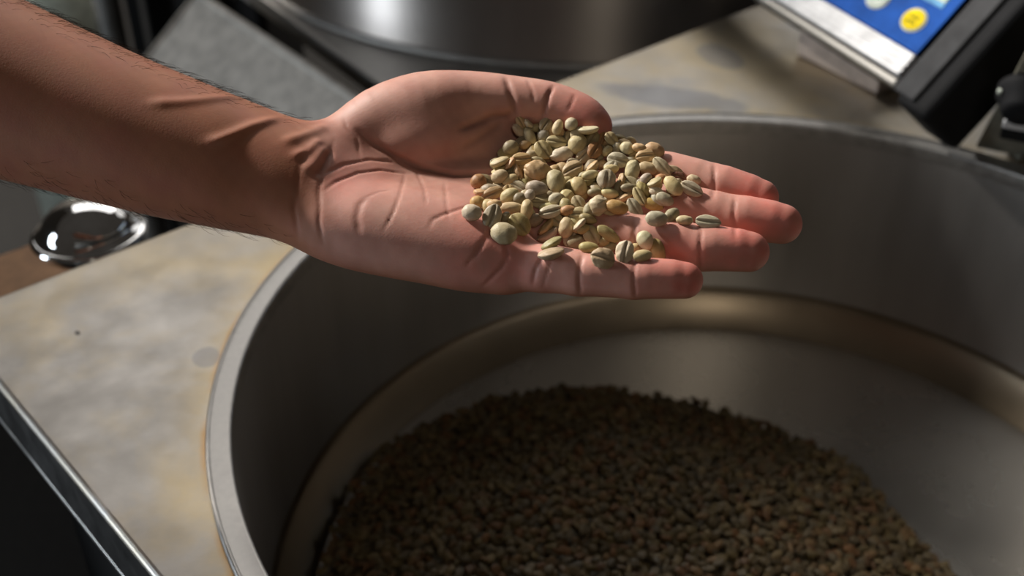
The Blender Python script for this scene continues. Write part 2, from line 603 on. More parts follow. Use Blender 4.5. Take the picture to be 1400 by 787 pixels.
def hand_sdf(P):
    P = P.astype(F32)
    d = d_arm(P)
    palm = None
    for (c, rc), key in zip(CJ, ('index', 'middle', 'ring', 'little')):
        m, rm = FJ[key][0]
        e = d_cone(P, c, m, rc * 0.85, rm)
        palm = e if palm is None else smin(palm, e, F32(9))
    for c, r, rot in HYP:
        palm = smin(palm, d_ell(P, c, r, rot), F32(9))
    th = None
    for (a, ra), (b, rb) in zip(TJ, TJ[1:]):
        e = d_cone(P, a, b, ra, rb)
        th = e if th is None else smin(th, e, F32(2.5))
    for c, r, rot in INNER:
        th = smin(th, d_ell(P, c, r, rot), F32(8))
    # web of skin between thumb and index
    web = d_cone(P, J(640, 170, -3), J(735, 200, -10), 11, 8.5)
    web = smin(web, d_cone(P, J(600, 215, -12), J(730, 215, -14), 12, 11), F32(8))
    palm = smin(palm, web, F32(8))
    palm = smin(palm, th, F32(6))
    d = smin(d, palm, F32(16))
    fing = None
    for key in ('index', 'middle', 'ring', 'little'):
        f = None
        js = FJ[key]
        for i, ((a, ra), (b, rb)) in enumerate(zip(js, js[1:])):
            e = d_cone(P, a, b, ra, rb)
            f = e if f is None else smin(f, e, F32(3))
            # the fleshy pad of each phalanx on the palm side
            if i > 0:
                mid = a * 0.5 + b * 0.5 + PN * 1.3
                f = smin(f, d_cone(P, mid - (b - a) * 0.22, mid + (b - a) * 0.22, ra * 0.93, rb * 0.93 + (ra - rb) * 0.2), F32(3))
        fing = f if fing is None else smin(fing, f, F32(1.6))
    return smin(d, fing, F32(5))


def march_many(pix, off=0.0, z0=380.0, z1=560.0):
    """first points along the sight lines of the pixels that lie 'off' mm outside the hand"""
    pix = np.asarray(pix, float)
    dirv = np.c_[(pix[:, 0] - 700) / FPX, (393.5 - pix[:, 1]) / FPX, np.ones(len(pix))]
    zs = np.arange(z0, z1, 1.5)
    P = zs[None, :, None] * dirv[:, None, :]
    d = hand_sdf(P.reshape(-1, 3)).reshape(len(pix), -1) - np.asarray(off).reshape(-1, 1)
    hit = d < 0
    ok = hit.any(1)
    i = np.where(ok, np.argmax(hit, 1), np.argmin(d, 1))
    i0 = np.maximum(i - 1, 0)
    r = np.arange(len(pix))
    t = np.clip(d[r, i0] / (d[r, i0] - d[r, i] + 1e-9), 0, 1)
    z = np.where(ok, zs[i0] + t * 1.5, zs[i])
    return z[:, None] * dirv, ok


def resample(path, step=6.0):
    path = np.asarray(path, float)
    out = []
    for a, b in zip(path, path[1:]):
        n = max(1, int(np.hypot(*(b - a)) / step))
        out += [a + (b - a) * k / n for k in range(n)]
    return np.array(out + [path[-1]])


def surface_nets(fn, lo, hi, h, block=8):
    n = (np.ceil((hi - lo) / (h * block)).astype(int)) * block + 1
    D = np.full(n, 50.0, F32)
    nb = (n - 1) // block
    bi = np.stack(np.meshgrid(*[np.arange(k) for k in nb], indexing='ij'), -1).reshape(-1, 3)
    dc = fn(lo + (bi + 0.5) * block * h)
    half = block * h * 0.87 * 1.35 + 1.0
    for b in bi[dc < -half]:
        i = b * block
        D[i[0]:i[0] + block + 1, i[1]:i[1] + block + 1, i[2]:i[2] + block + 1] = -50
    act = bi[np.abs(dc) <= half]
    loc = np.stack(np.meshgrid(*[np.arange(block + 1)] * 3, indexing='ij'), -1).reshape(-1, 3)
    step = 300
    for s in range(0, len(act), step):
        idx = (act[s:s + step, None, :] * block + loc[None]).reshape(-1, 3)
        D[idx[:, 0], idx[:, 1], idx[:, 2]] = fn(lo + idx * h)
    S = D < 0
    cn = np.array(n) - 1
    acc_pos, acc_id, quads = [], [], []

    def cid(i):
        return (i[:, 0] * cn[1] + i[:, 1]) * cn[2] + i[:, 2]
    for ax in range(3):
        sl0 = [slice(None)] * 3
        sl1 = [slice(None)] * 3
        sl0[ax], sl1[ax] = slice(0, -1), slice(1, None)
        e = np.argwhere(S[tuple(sl0)] != S[tuple(sl1)])
        e1 = e.copy()
        e1[:, ax] += 1
        d0, d1 = D[tuple(e.T)], D[tuple(e1.T)]
        t = d0 / (d0 - d1)
        p = e.astype(float)
        p[:, ax] += t
        o1, o2 = (ax + 1) % 3, (ax + 2) % 3
        ok = (e[:, o1] > 0) & (e[:, o2] > 0) & (e[:, o1] < cn[o1]) & (e[:, o2] < cn[o2])
        e, p, d0 = e[ok], p[ok], d0[ok]
        cs = []
        for a, b in ((0, 0), (-1, 0), (-1, -1), (0, -1)):
            c = e.copy()
            c[:, o1] += a
            c[:, o2] += b
            cs.append(cid(c))
            acc_id.append(cs[-1])
            acc_pos.append(p)
        q = np.stack(cs, 1)
        flip = d0 > 0
        q[flip] = q[flip][:, ::-1]
        quads.append(q)
    ids = np.concatenate(acc_id)
    pos = np.concatenate(acc_pos)
    uniq, inv = np.unique(ids, return_inverse=True)
    cnt = np.bincount(inv)
    V = np.stack([np.bincount(inv, pos[:, k]) / cnt for k in range(3)], 1)
    Q = np.searchsorted(uniq, np.concatenate(quads))
    return lo + V * h, Q


def sdf_grad(P, e=0.4):
    g = np.stack([hand_sdf(P + np.eye(3)[k] * e) - hand_sdf(P - np.eye(3)[k] * e) for k in range(3)], 1)
    return g / (np.linalg.norm(g, axis=1, keepdims=True) + 1e-9)


# lines of the palm and fingers: (pixel path in the photograph, height in mm, half width in mm)
LINES = [
    ([(489, 178), (510, 196), (540, 213), (575, 229), (620, 238), (665, 237), (695, 228)], -1.5, 1.3),
    ([(512, 190), (530, 205), (545, 222), (560, 232)], -0.5, 0.7),
    ([(625, 178), (650, 168), (672, 160), (692, 159), (704, 150)], -1.2, 1.5),
    ([(630, 205), (652, 192), (675, 176), (690, 165)], -0.7, 1.6),
    ([(690, 104), (697, 122), (702, 142), (706, 160)], -0.9, 1.3),
    ([(757, 116), (750, 130), (745, 146), (742, 160)], -0.8, 1.0),
    ([(720, 108), (728, 124), (730, 140)], -0.35, 0.8),
    ([(786, 128), (782, 140), (776, 152)], -0.3, 0.7),
    ([(458, 190), (449, 212), (440, 236), (436, 262), (437, 285), (436, 305), (442, 335)], -0.35, 0.9),
    ([(454, 203), (443, 224), (430, 242)], -0.8, 1.6),
    ([(424, 196), (412, 218), (406, 250), (402, 285), (408, 325)], -0.22, 1.1),
    ([(470, 160), (474, 175), (488, 188), (492, 215)], -0.25, 0.7),
    ([(441, 262), (460, 248), (490, 236), (520, 232), (560, 238)], -0.5, 0.8),
    ([(437, 240), (470, 225), (505, 218), (545, 222)], -0.4, 0.8),
    ([(554, 236), (548, 262), (538, 290), (524, 316)], -0.35, 0.6),
    ([(568, 232), (580, 258), (583, 280)], -0.35, 0.55),
    ([(608, 248), (610, 276), (614, 300)], -0.3, 0.55),
    ([(586, 312), (592, 300), (606, 293), (630, 285), (655, 277), (690, 268)], -0.42, 0.8),
    ([(503, 268), (492, 280), (488, 298), (492, 320)], -0.35, 1.4),
    ([(500, 270), (518, 262), (535, 260)], -0.2, 0.6),
    ([(650, 356), (654, 340), (664, 326), (676, 312)], -0.35, 1.0),
    ([(660, 392), (686, 366), (694, 348), (690, 330)], -0.35, 0.8),
    ([(636, 364), (648, 350), (660, 330)], -0.35, 0.7),
    ([(728, 390), (732, 368), (742, 350)], -0.6, 0.8),
    ([(742, 395), (748, 372), (755, 355)], -0.3, 0.6),
    ([(976, 222), (977, 250), (974, 272)], -0.55, 0.8),
    ([(898, 210), (899, 235), (897, 262)], -0.5, 0.8),
    ([(1005, 268), (1003, 295), (1006, 326)], -0.5, 0.8),
    ([(912, 258), (911, 285), (914, 312)], -0.5, 0.8),
    ([(959, 310), (957, 338), (958, 370)], -0.5, 0.8),
    ([(868, 292), (867, 322), (870, 352)], -0.5, 0.8),
    ([(868, 355), (866, 380), (868, 408)], -0.5, 0.7),
    ([(796, 346), (791, 375), (793, 404)], -0.55, 0.8),
    ([(200, 141), (250, 139), (300, 134), (330, 132)], 0.7, 2.6),
    ([(280, 195), (300, 191), (322, 182), (345, 172), (385, 160)], 1.0, 2.4),
    ([(385, 196), (405, 188), (428, 180), (450, 170)], 0.8, 2.6),
    ([(398, 215), (420, 206), (440, 190)], 0.8, 2.0),
    ([(416, 236), (430, 222), (446, 200)], 0.8, 2.6),
]


def seg_dist(P, a, b):
    ab = b - a
    t = np.clip(((P - a) @ ab) / (ab @ ab + 1e-9), 0, 1)
    return np.linalg.norm(P - a - t[:, None] * ab, axis=1), t


HAND_H = 0.8


def build_hand():
    lo = np.array([ARM_D[0][0] - 8, -28.0, 385.0])
    hi = np.array([128.0, 200.0, 560.0])
    V, Q = surface_nets(hand_sdf, lo, hi, HAND_H)
    for _ in range(2):
        d = hand_sdf(V)
        V = V - sdf_grad(V) * (d * 0.9)[:, None]
    Nrm = sdf_grad(V)
    view = -V / np.linalg.norm(V, axis=1, keepdims=True)
    front = np.clip((Nrm * view).sum(1) * 3 + 0.6, 0, 1)
    disp = np.zeros(len(V))
    crease = np.zeros(len(V))
    for path, hgt, sig in LINES:
        pts = march_many(resample(path))[0]
        bb_lo, bb_hi = pts.min(0) - sig * 4, pts.max(0) + sig * 4
        sel = np.where(((V > bb_lo) & (V < bb_hi)).all(1))[0]
        if len(sel) == 0:
            continue
        bd = np.full(len(sel), 1e9)
        tt = np.zeros(len(sel))
        n = len(pts) - 1
        for i in range(n):
            dd, t = seg_dist(V[sel], pts[i], pts[i + 1])
            better = dd < bd
            bd = np.where(better, dd, bd)
            tt = np.where(better, (i + t) / n, tt)
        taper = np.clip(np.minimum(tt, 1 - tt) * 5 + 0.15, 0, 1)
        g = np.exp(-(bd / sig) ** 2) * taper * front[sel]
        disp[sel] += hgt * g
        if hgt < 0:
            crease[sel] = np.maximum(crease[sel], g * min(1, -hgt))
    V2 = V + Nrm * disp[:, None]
    # skin colour: tanned forearm and back of the hand, pink palm, red fingertips
    px = V[:, 0] / V[:, 2] * FPX + 700
    wv = np.sin(V[:, 0] * 0.31 + V[:, 1] * 0.17) * np.sin(V[:, 1] * 0.23 - V[:, 2] * 0.19) + 0.6 * np.sin(V[:, 0] * 0.83 + 1.3) * np.sin(V[:, 1] * 0.71 + V[:, 2] * 0.6)
    palm_f = np.clip((px + wv * 6 - 405 - 0.0) / 60, 0, 1) * np.clip(0.55 + (Nrm @ PN) * 1.4 + (Nrm[:, 2] < 0) * 0.3, 0, 1)
    tan = np.array(srgb(166, 108, 80)[:3])
    palm = np.array(srgb(198, 148, 132)[:3])
    red = np.array(srgb(206, 112, 100)[:3])
    colr = tan + (palm - tan) * palm_f[:, None]
    tipf = np.zeros(len(V))
    for key in FJ:
        js = FJ[key]
        tip = js[-1][0]
        tipf = np.maximum(tipf, np.exp(-(np.linalg.norm(V - tip, axis=1) / 17.0) ** 2) * 0.8)
        for j in (2, 3):
            mid = (js[j - 1][0] + js[j][0]) / 2
            tipf = np.maximum(tipf, np.exp(-(np.linalg.norm(V - mid, axis=1) / 13.0) ** 2) * 0.18)
    tipf = np.maximum(tipf, np.exp(-(np.linalg.norm(V - TJ[-1][0], axis=1) / 18.0) ** 2) * 0.7)
    tipf = np.maximum(tipf, np.exp(-(np.linalg.norm(V - J(675, 345, 0), axis=1) / 22.0) ** 2) * 0.45)
    tipf = np.maximum(tipf, np.exp(-(np.linalg.norm(V - J(465, 262, 0), axis=1) / 18.0) ** 2) * 0.4)
    tipf = np.clip(tipf * (1 + 0.25 * wv), 0, 1) * palm_f
    colr = colr + (red - colr) * tipf[:, None]
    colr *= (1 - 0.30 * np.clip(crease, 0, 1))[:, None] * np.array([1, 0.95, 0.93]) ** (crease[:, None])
    colr *= (1 + 0.05 * wv)[:, None]
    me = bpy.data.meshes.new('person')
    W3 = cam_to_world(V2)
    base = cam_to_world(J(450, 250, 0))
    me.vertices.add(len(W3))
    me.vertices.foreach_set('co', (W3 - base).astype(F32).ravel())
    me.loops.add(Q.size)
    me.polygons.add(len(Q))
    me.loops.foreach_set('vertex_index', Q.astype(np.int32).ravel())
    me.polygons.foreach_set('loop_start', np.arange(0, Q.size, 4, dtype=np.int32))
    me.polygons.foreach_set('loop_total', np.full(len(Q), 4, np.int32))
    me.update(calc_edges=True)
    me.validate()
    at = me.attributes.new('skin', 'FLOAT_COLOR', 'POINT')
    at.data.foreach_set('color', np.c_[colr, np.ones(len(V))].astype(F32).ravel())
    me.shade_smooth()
    m = Mat('skin', Roughness=0.54)
    an = m.node('ShaderNodeAttribute', attribute_name='skin')
    v = m.coord()
    blot = m.noise(v, 70, 4)
    c = m.mix(m.math('MULTIPLY', m.math('SUBTRACT', blot, 0.42, clamp=True), 1.1, clamp=True), an.outputs['Color'], (0.36, 0.10, 0.075, 1))
    m.col(c)
    m.b.inputs['Subsurface Weight'].default_value = 0.22
    m.b.inputs['Subsurface Radius'].default_value = (1.0, 0.35, 0.2)
    m.b.inputs['Subsurface Scale'].default_value = 0.0035
    m.b.inputs['Specular IOR Level'].default_value = 0.42
    vo = m.node('ShaderNodeTexVoronoi', feature='DISTANCE_TO_EDGE')
    vo.inputs['Scale'].default_value = 700
    m.link(v, vo.inputs['Vector'])
    hgt = m.math('ADD', m.math('MULTIPLY', vo.outputs['Distance'], 0.6), m.noise(v, 800, 4))
    m.bump(hgt, 0.10, 0.0004)
    o = obj('person', me, m.m)
    o.location = base
    tag(o, 'bare left forearm and open upturned hand holding pale green coffee beans', 'person')
    # fine dark hairs along the forearm
    hv, hf = [], []
    N2 = Nrm
    cand = np.where((px > -120) & (px < 425) & (np.abs(Nrm[:, 1]) > -1))[0]
    pick = nrng.choice(cand, 7500, replace=False)
    cnt = 0
    for i in pick:
        up = N2[i] @ np.array([0, 0.75, 0.66])
        low = N2[i] @ np.array([0, -0.9, 0.1])
        pr = np.clip(up * 1.5 - 0.15, 0, 1) + np.clip(low * 0.8 - 0.35, 0, 0.35)
        pr *= np.clip((430 - px[i]) / 120, 0, 1)
        if nrng.random() > pr:
            continue
        p = V[i]
        nn = N2[i]
        along = np.array([1.0, -0.30, 0.0]) + nrng.normal(0, 0.35, 3)
        along -= nn * (along @ nn)
        along /= np.linalg.norm(along)
        L = nrng.uniform(4, 9.5)
        lift = nrng.uniform(0.12, 0.42)
        pts = [p - nn * 0.2, p + along * L * 0.35 + nn * L * lift * 0.5, p + along * L * 0.7 + nn * L * lift * 0.72, p + along * L + nn * L * lift * 0.7]
        side = np.cross(along, nn)
        b0 = len(hv)
        for q, r in zip(pts, (0.062, 0.056, 0.04, 0.01)):
            for a in (0, 2.094, 4.189):
                hv.append(q + side * (r * math.cos(a)) + nn * (r * math.sin(a)))
        for s in range(3):
            for k in range(3):
                a, b = b0 + s * 3 + k, b0 + s * 3 + (k + 1) % 3
                hf.append((a, b, b + 3, a + 3))
        cnt += 1
    hm = bpy.data.meshes.new('arm_hair')
    hm.from_pydata([tuple(x) for x in (cam_to_world(np.array(hv)) - base)], [], hf)
    hm.shade_smooth()
    h = obj('arm_hair', hm, M['hair'], o)
    tag(h, 'fine dark hairs along the forearm', kind='stuff')
    return o


hand = build_hand()

# ---------------------------------------------------------------- coffee beans


def bean_mesh(name, seed, nu, nv, groove=0.16, wrinkle=0.0, curl=0.0, round_=0.0):
    """unit bean: long axis x (-.5...5), width y, flat grooved face towards +z"""
    r = np.random.default_rng(seed)
    ph = r.uniform(0, 6.28, 12)
    vs, fs = [], []
    for i in range(1, nv):
        th = math.pi * i / nv
        for k in range(nu):
            a = 2 * math.pi * k / nu
            x, cy, cz = math.cos(th), math.sin(th) * math.cos(a), math.sin(th) * math.sin(a)
            X, Y = x * 0.5, cy * 0.5 * (1 - 0.10 * x * math.sin(ph[0]))
            if cz > 0:
                Z = 0.5 * (cz ** 0.9) * (0.42 + 0.4 * round_)
            else:
                Z = 0.5 * cz
            if cz > 0 and groove:
                yy = Y - 0.035 * math.sin(x * 3.0 + ph[1])
                g = math.exp(-(yy / 0.055) ** 2) * (1 - abs(x) ** 4)
                Z -= groove * g
                Z += 0.05 * math.exp(-((abs(yy) - 0.16) / 0.1) ** 2) * (1 - x * x)
            w = 0.012 * math.sin(5 * x + ph[2]) * math.sin(3 * a + ph[3]) + 0.008 * math.sin(9 * x + ph[4] + 2 * a)
            if wrinkle:
                w += wrinkle * (math.sin(7 * x + ph[5] + 2.5 * math.sin(2 * a + ph[6])) * 0.6 + math.sin(13 * x + 5 * a + ph[7]) * 0.35)
            k2 = 1 + w * 2
            Z += curl * (x * x - 0.4)
            vs.append((X * k2, Y * k2, Z * k2))
    n0 = len(vs)
    vs.append((0.5, 0, curl * 0.6))
    vs.append((-0.5, 0, curl * 0.6))
    for i in range(nv - 2):
        for k in range(nu):
            a, b = i * nu + k, i * nu + (k + 1) % nu
            fs.append((a, b, b + nu, a + nu))
    for k in range(nu):
        fs.append((n0, (k + 1) % nu, k))
        o = (nv - 2) * nu
        fs.append((n0 + 1, o + k, o + (k + 1) % nu))
    me = bpy.data.meshes.new(name)
    me.from_pydata(vs, [], fs)
    bm = bmesh.new()
    bm.from_mesh(me)
    bmesh.ops.recalc_face_normals(bm, faces=bm.faces)
    bm.to_mesh(me)
    bm.free()
    me.shade_smooth()
    return me


def bean_material():
    m = Mat('green_coffee', Roughness=0.44)
    oi = m.node('ShaderNodeObjectInfo')
    tc = m.node('ShaderNodeTexCoord')
    add = m.node('ShaderNodeVectorMath', operation='ADD')
    m.link(tc.outputs['Object'], add.inputs[0])
    sc = m.node('ShaderNodeVectorMath', operation='SCALE')
    sc.inputs[0].default_value = (17, 31, 43)
    m.link(oi.outputs['Random'], sc.inputs['Scale'])
    m.link(sc.outputs[0], add.inputs[1])
    n = m.noise(add.outputs[0], 2.6, 5, 0.65)
    f = m.noise(add.outputs[0], 16, 3, 0.6)
    dark = m.mix(1.0, oi.outputs['Color'], (0.74, 0.70, 0.62, 1), 'MULTIPLY')
    c = m.mix(m.math('MULTIPLY_ADD', n, 2.2, -0.7, clamp=True), dark, oi.outputs['Color'])
    c = m.mix(m.math('MULTIPLY', m.math('SUBTRACT', f, 0.5, clamp=True), 1.4, clamp=True), c, (0.50, 0.42, 0.26, 1))
    # dried silver skin left in the groove
    sep = m.node('ShaderNodeSeparateXYZ')
    m.link(tc.outputs['Object'], sep.inputs[0])
    cen = m.math('SUBTRACT', 1.0, m.math('DIVIDE', m.math('ABSOLUTE', sep.outputs[1]), 0.085), clamp=True)
    top = m.math('GREATER_THAN', sep.outputs[2], 0.0)
    skin = m.math('MULTIPLY', m.math('MULTIPLY', cen, top), 0.6)
    c = m.mix(skin, c, (0.20, 0.125, 0.055, 1))
    m.col(c)
    m.b.inputs['Specular IOR Level'].default_value = 0.35
    m.bump(m.math('ADD', n, m.math('MULTIPLY', f, 0.6)), 0.12, 0.15)
    return m.m


M['bean'] = bean_material()
BM = {
    'n0': bean_mesh('bean_plain', 1, 28, 20), 'n1': bean_mesh('bean_curved', 2, 28, 20, 0.18, 0, 0.05), 'n2': bean_mesh('bean_wide', 3, 28, 20, 0.14, 0.004, -0.04),
    'p0': bean_mesh('bean_round', 4, 28, 20, 0.10, 0.0, 0, 0.6), 'w0': bean_mesh('bean_wrinkled', 5, 36, 26, 0.12, 0.022), 'w1': bean_mesh('bean_shrivelled', 6, 36, 26, 0.12, 0.032, 0.06),
}
for me_ in BM.values():
    me_.materials.append(M['bean'])

TONES = {  # colour name -> sRGB
    'g': (222, 202, 160), 'y': (226, 203, 152), 'p': (236, 220, 188), 's': (206, 193, 166), 'o': (192, 172, 116), 't': (228, 188, 138), 'b': (196, 142, 94),
    'k': (172, 156, 122), 'r': (128, 80, 58), 'a': (220, 176, 108), 'w': (244, 222, 192),
}
TONE_WORDS = {'g': 'pale green', 'y': 'yellowish green', 'p': 'pale cream', 's': 'grey green', 'o': 'olive green', 't': 'tan', 'b': 'brown', 'k': 'dull dark green', 'r': 'reddish brown', 'a': 'amber', 'w': 'whitish'}
FACE_WORDS = {'f': 'lying groove up', 'b': 'lying round side up', 's': 'tipped on edge'}
# px, py, length px, width px, long axis angle, face towards the viewer (f groove, b back, s edge), tone, [shape]
HAND_BEANS = [
    (712, 167, 18, 13, -60, 'f', 't'), (724, 169, 16, 9, -50, 's', 'p'), (709, 178.5, 22, 12, -50, 'b', 'g'), (724.5, 186, 25, 14, -65, 'b', 'g'), (718, 198, 15, 13, 20, 'b', 't'),
    (698, 202, 22, 20, 30, 'b', 'k'), (733, 175, 9, 7, 20, 'b', 'y'), (713, 217, 25, 17, 5, 'f', 't'), (727, 211, 15, 9, 0, 'b', 'g'), (746, 170, 21, 17, 60, 'f', 'g'),
    (743, 185, 20, 16, 70, 'b', 's'), (762.5, 174, 22, 14, 75, 'b', 'g'), (781, 169.5, 18, 17, 60, 'b', 'p'), (804, 176, 29, 12, 12, 's', 'p'), (761, 193.5, 28, 17, -8, 'f', 'y'),
    (780, 185.5, 22, 15, 65, 'f', 'g'), (789.5, 197, 28, 25, 60, 'b', 'g'), (822.5, 190, 22, 14, 70, 'f', 'b', 'w0'), (813, 205, 24, 20, 60, 'f', 'b'), (743, 205, 28, 23, -60, 'f', 'y'),
    (768, 211, 32, 19, 20, 'b', 'p', 'w0'), (798.5, 212, 27, 18, 45, 'f', 'g'), (827, 205, 14, 9, 70, 's', 'y'), (836, 189.5, 21, 16, -50, 'f', 'y'), (849, 187, 14, 9, -20, 's', 'o'),
    (862, 193, 15, 9, -10, 'b', 'y'), (843, 202, 16, 13, 80, 'b', 'p'), (830, 206.5, 14, 11, 40, 'b', 'y'), (858, 203, 21, 17, -30, 'b', 'g'), (874, 202, 19, 11, -10, 'b', 't'),
    (895, 205, 27, 20, -30, 'b', 't'), (882, 213, 25, 18, 10, 'f', 't', 'w0'), (845, 219, 29, 21, -15, 'f', 's'), (863, 219, 13, 10, 10, 'b', 's'), (864.5, 234, 30, 19, 80, 'b', 'g', 'w0'),
    (886, 230, 26, 17, -20, 'b', 'y'), (904.5, 227, 29, 17, -50, 'f', 'p'), (823, 225, 15, 13, 30, 'b', 't'), (682.5, 220, 26, 13, 20, 's', 'g'), (696, 223, 19, 9, 60, 's', 't'),
    (681.5, 232, 20, 9, 30, 's', 'y'), (683, 241, 23, 18, 20, 'b', 'g'), (697.5, 246, 22, 15, 20, 'b', 'y'), (711, 237, 26, 13, -60, 's', 't'), (654, 248, 21, 20, 10, 'b', 'b'),
    (709, 255, 26, 15, -30, 'f', 'p'), (735, 233, 35, 26, -10, 'b', 't', 'w1'), (658, 262, 20, 12, 5, 's', 't'), (673, 265, 29, 17, 25, 'f', 't'), (685, 255, 22, 8, -20, 's', 'p'),
    (697, 268, 26, 20, 30, 'b', 'y'), (710, 271, 17, 15, 20, 'b', 'k'), (654, 277, 21, 17, -10, 'b', 'a'), (676, 279, 19, 11, 5, 'b', 't'), (724, 267, 13, 14, 70, 'b', 's'),
    (734, 257, 29, 19, -10, 'b', 's'), (760, 248, 32, 24, -80, 'b', 'g'), (783, 231, 29, 22, 35, 'f', 'y'), (809, 227, 21, 12, 40, 's', 't'), (776, 246.5, 15, 11, 20, 'b', 'y'),
    (791, 254.5, 26, 21, -70, 'b', 'y'), (807, 239, 23, 13, 15, 'b', 'g'), (775, 269, 21, 20, -60, 'b', 'y'), (759, 272, 18, 15, 20, 'b', 'p'), (740.5, 277, 27, 15, -5, 'f', 'g'),
    (750, 267, 15, 10, 10, 'b', 'k'), (791, 278, 22, 17, -60, 'f', 'g'), (814, 263, 20, 11, 5, 'b', 'k'), (829, 245, 27, 24, 78, 'f', 's'), (835, 231, 21, 11, 5, 'b', 'y'),
    (848, 247, 21, 12, 70, 's', 't'), (883, 244, 17, 13, 40, 'b', 's'), (894.5, 248, 20, 11, 40, 's', 'y'), (834, 264, 23, 13, -10, 'b', 'y'), (853.5, 268, 25, 12, 25, 's', 't'),
    (860, 257, 22, 11, 0, 'b', 'k'), (874, 268, 26, 14, -65, 'f', 'y'), (868, 285, 30, 16, -60, 'f', 's'), (880, 258, 23, 13, -50, 'b', 'o', 'w1'), (897, 262, 18, 11, -15, 'b', 'p', 'w1'),
    (818, 281, 26, 24, 60, 'b', 'g', 'w1'), (843.5, 283, 29, 18, -15, 'b', 'a'), (893, 279, 28, 17, -18, 'b', 'a'), (909, 272, 24, 16, -30, 'b', 's'), (920.5, 254, 30, 19, -55, 'b', 'y'),
    (946, 258, 30, 18, -30, 'f', 'p'), (948.5, 246, 19, 14, -20, 'b', 'g'), (927, 241, 19, 13, -20, 'f', 'r', 'w0'), (905, 244, 18, 10, 0, 'b', 'b'), (918.5, 294, 22, 16, 40, 'b', 'k'),
    (936, 301, 21, 12, -5, 'b', 'g'), (968.5, 303, 31, 17, -8, 'f', 'p'), (897.5, 299, 28, 20, -5, 'b', 's'), (645, 290.5, 25, 21, -10, 'b', 'p'), (673, 295, 31, 23, 70, 'f', 's'),
    (699, 284, 30, 15, -3, 'b', 'y'), (720, 287, 28, 16, 85, 'b', 'y'), (691, 297.5, 17, 13, 60, 'b', 'k'), (710, 306.5, 31, 26, -55, 'f', 'o'), (689, 319, 33, 27, -20, 'b', 'g'),
    (731, 301, 24, 17, 20, 'b', 'k'), (753, 289, 31, 17, 20, 'f', 'p'), (747, 308, 30, 13, 35, 's', 't'), (748.5, 319, 31, 14, 30, 's', 's'), (753.5, 331.5, 28, 13, 25, 's', 'o'),
    (753, 345, 32, 15, 15, 's', 'g'), (777, 288, 21, 14, 5, 'b', 'b'), (774, 311, 28, 20, 80, 'b', 'g'), (792, 306, 20, 11, 50, 's', 'p'), (804, 299, 23, 13, -15, 'b', 'o'),
    (789, 330, 26, 17, 15, 'b', 'k'), (809, 321, 27, 21, -60, 'f', 'g'), (806, 338.5, 26, 14, -8, 'b', 'o'), (797, 313, 17, 12, 20, 'b', 'o'), (824, 352.5, 29, 25, -20, 'f', 'y', 'w0'),
    (854, 345, 29, 22, 80, 'f', 'w', 'w0'), (831.5, 319.5, 32, 15, -35, 'b', 'o'), (868, 339, 16, 12, 10, 'b', 'y'), (882, 328.5, 25, 20, -70, 'b', 'p'), (878, 349.5, 24, 15, 10, 'b', 'y'),
    (899, 342, 30, 18, -75, 'b', 'o'), (826.5, 330, 17, 12, 20, 'b', 'o'), (834, 338, 19, 13, 30, 'b', 'k'),
]
PILE = np.array([(648, 245), (690, 196), (706, 162), (740, 165), (800, 172), (850, 186), (905, 205), (940, 240), (945, 262), (905, 285), (860, 292), (812, 300), (800, 335), (760, 345), (738, 300), (690, 312), (650, 288)], float)


def edge_dist(p):
    """distance in px from p to the outline of the pile, negative outside"""
    inside = False
    best = 1e9
    n = len(PILE)
    for i in range(n):
        a, b = PILE[i], PILE[(i + 1) % n]
        if (a[1] > p[1]) != (b[1] > p[1]) and p[0] < (b[0] - a[0]) * (p[1] - a[1]) / (b[1] - a[1]) + a[0]:
            inside = not inside
        ab = b - a
        t = np.clip(((p - a) @ ab) / (ab @ ab), 0, 1)
        best = min(best, np.linalg.norm(p - a - t * ab))
    return best if inside else -best


RIGHT, UPV, FWD = np.array([1.0, 0, 0]), np.array([0, SP, CP]), np.array([0, CP, -SP])


def bean_axes(ang, face, tilt):
    """three axes of a bean in (right, up, away) for an image angle and the face that shows"""
    a = math.radians(ang)
    L = np.array([math.cos(a), math.sin(a), 0.0])
    S = np.array([-math.sin(a), math.cos(a), 0.0])
    Vw = np.array([0, 0, -1.0])
    if face == 'f':
        T = Vw
    elif face == 'b':
        T = -Vw
    else:
        T = S * (1 if S[1] > 0 else -1) * 0.95 + Vw * 0.3
    T = T + nrng.normal(0, tilt, 3) * 0.5 + (PN * 0.35 if face == 'f' else -PN * 0.35 if face == 'b' else 0)
    L = L + np.array([0, 0, nrng.normal(0, tilt)])
    T = T / np.linalg.norm(T)
    L = L - T * (L @ T)
    L /= np.linalg.norm(L)
    return L, np.cross(T, L), T


def to_room(v):
    return Vector((v[0], v[2] * CP + v[1] * SP, v[1] * CP - v[2] * SP))


placed = []          # (centre mm, radius mm)


def settle(px, py, rad, lift, tmax):
    """come down the sight line until the bean touches skin or a bean already there"""
    dirv = np.array([(px - 700) / FPX, (393.5 - py) / FPX, 1.0])
    zs = np.arange(385.0, 540.0, 0.6)
    P = zs[:, None] * dirv
    d = hand_sdf(P) - rad * 0.80
    if placed:
        C = np.array([q[0] for q in placed])
        R = np.array([q[1] for q in placed])
        near = np.abs(C[:, :2] / C[:, 2:] - dirv[:2]).max(1) < 0.03
        if near.any():
            dd = np.linalg.norm(P[:, None] - C[near][None], axis=2) - (R[near][None] + rad) * 0.66
            # never pile higher over the skin than the photograph shows
            dd = np.where((d > tmax)[:, None], 9.0, dd)
            d = np.minimum(d, dd.min(1))
    hit = d < 0
    i = int(np.argmax(hit)) if hit.any() else int(np.argmin(d))
    return P[i]


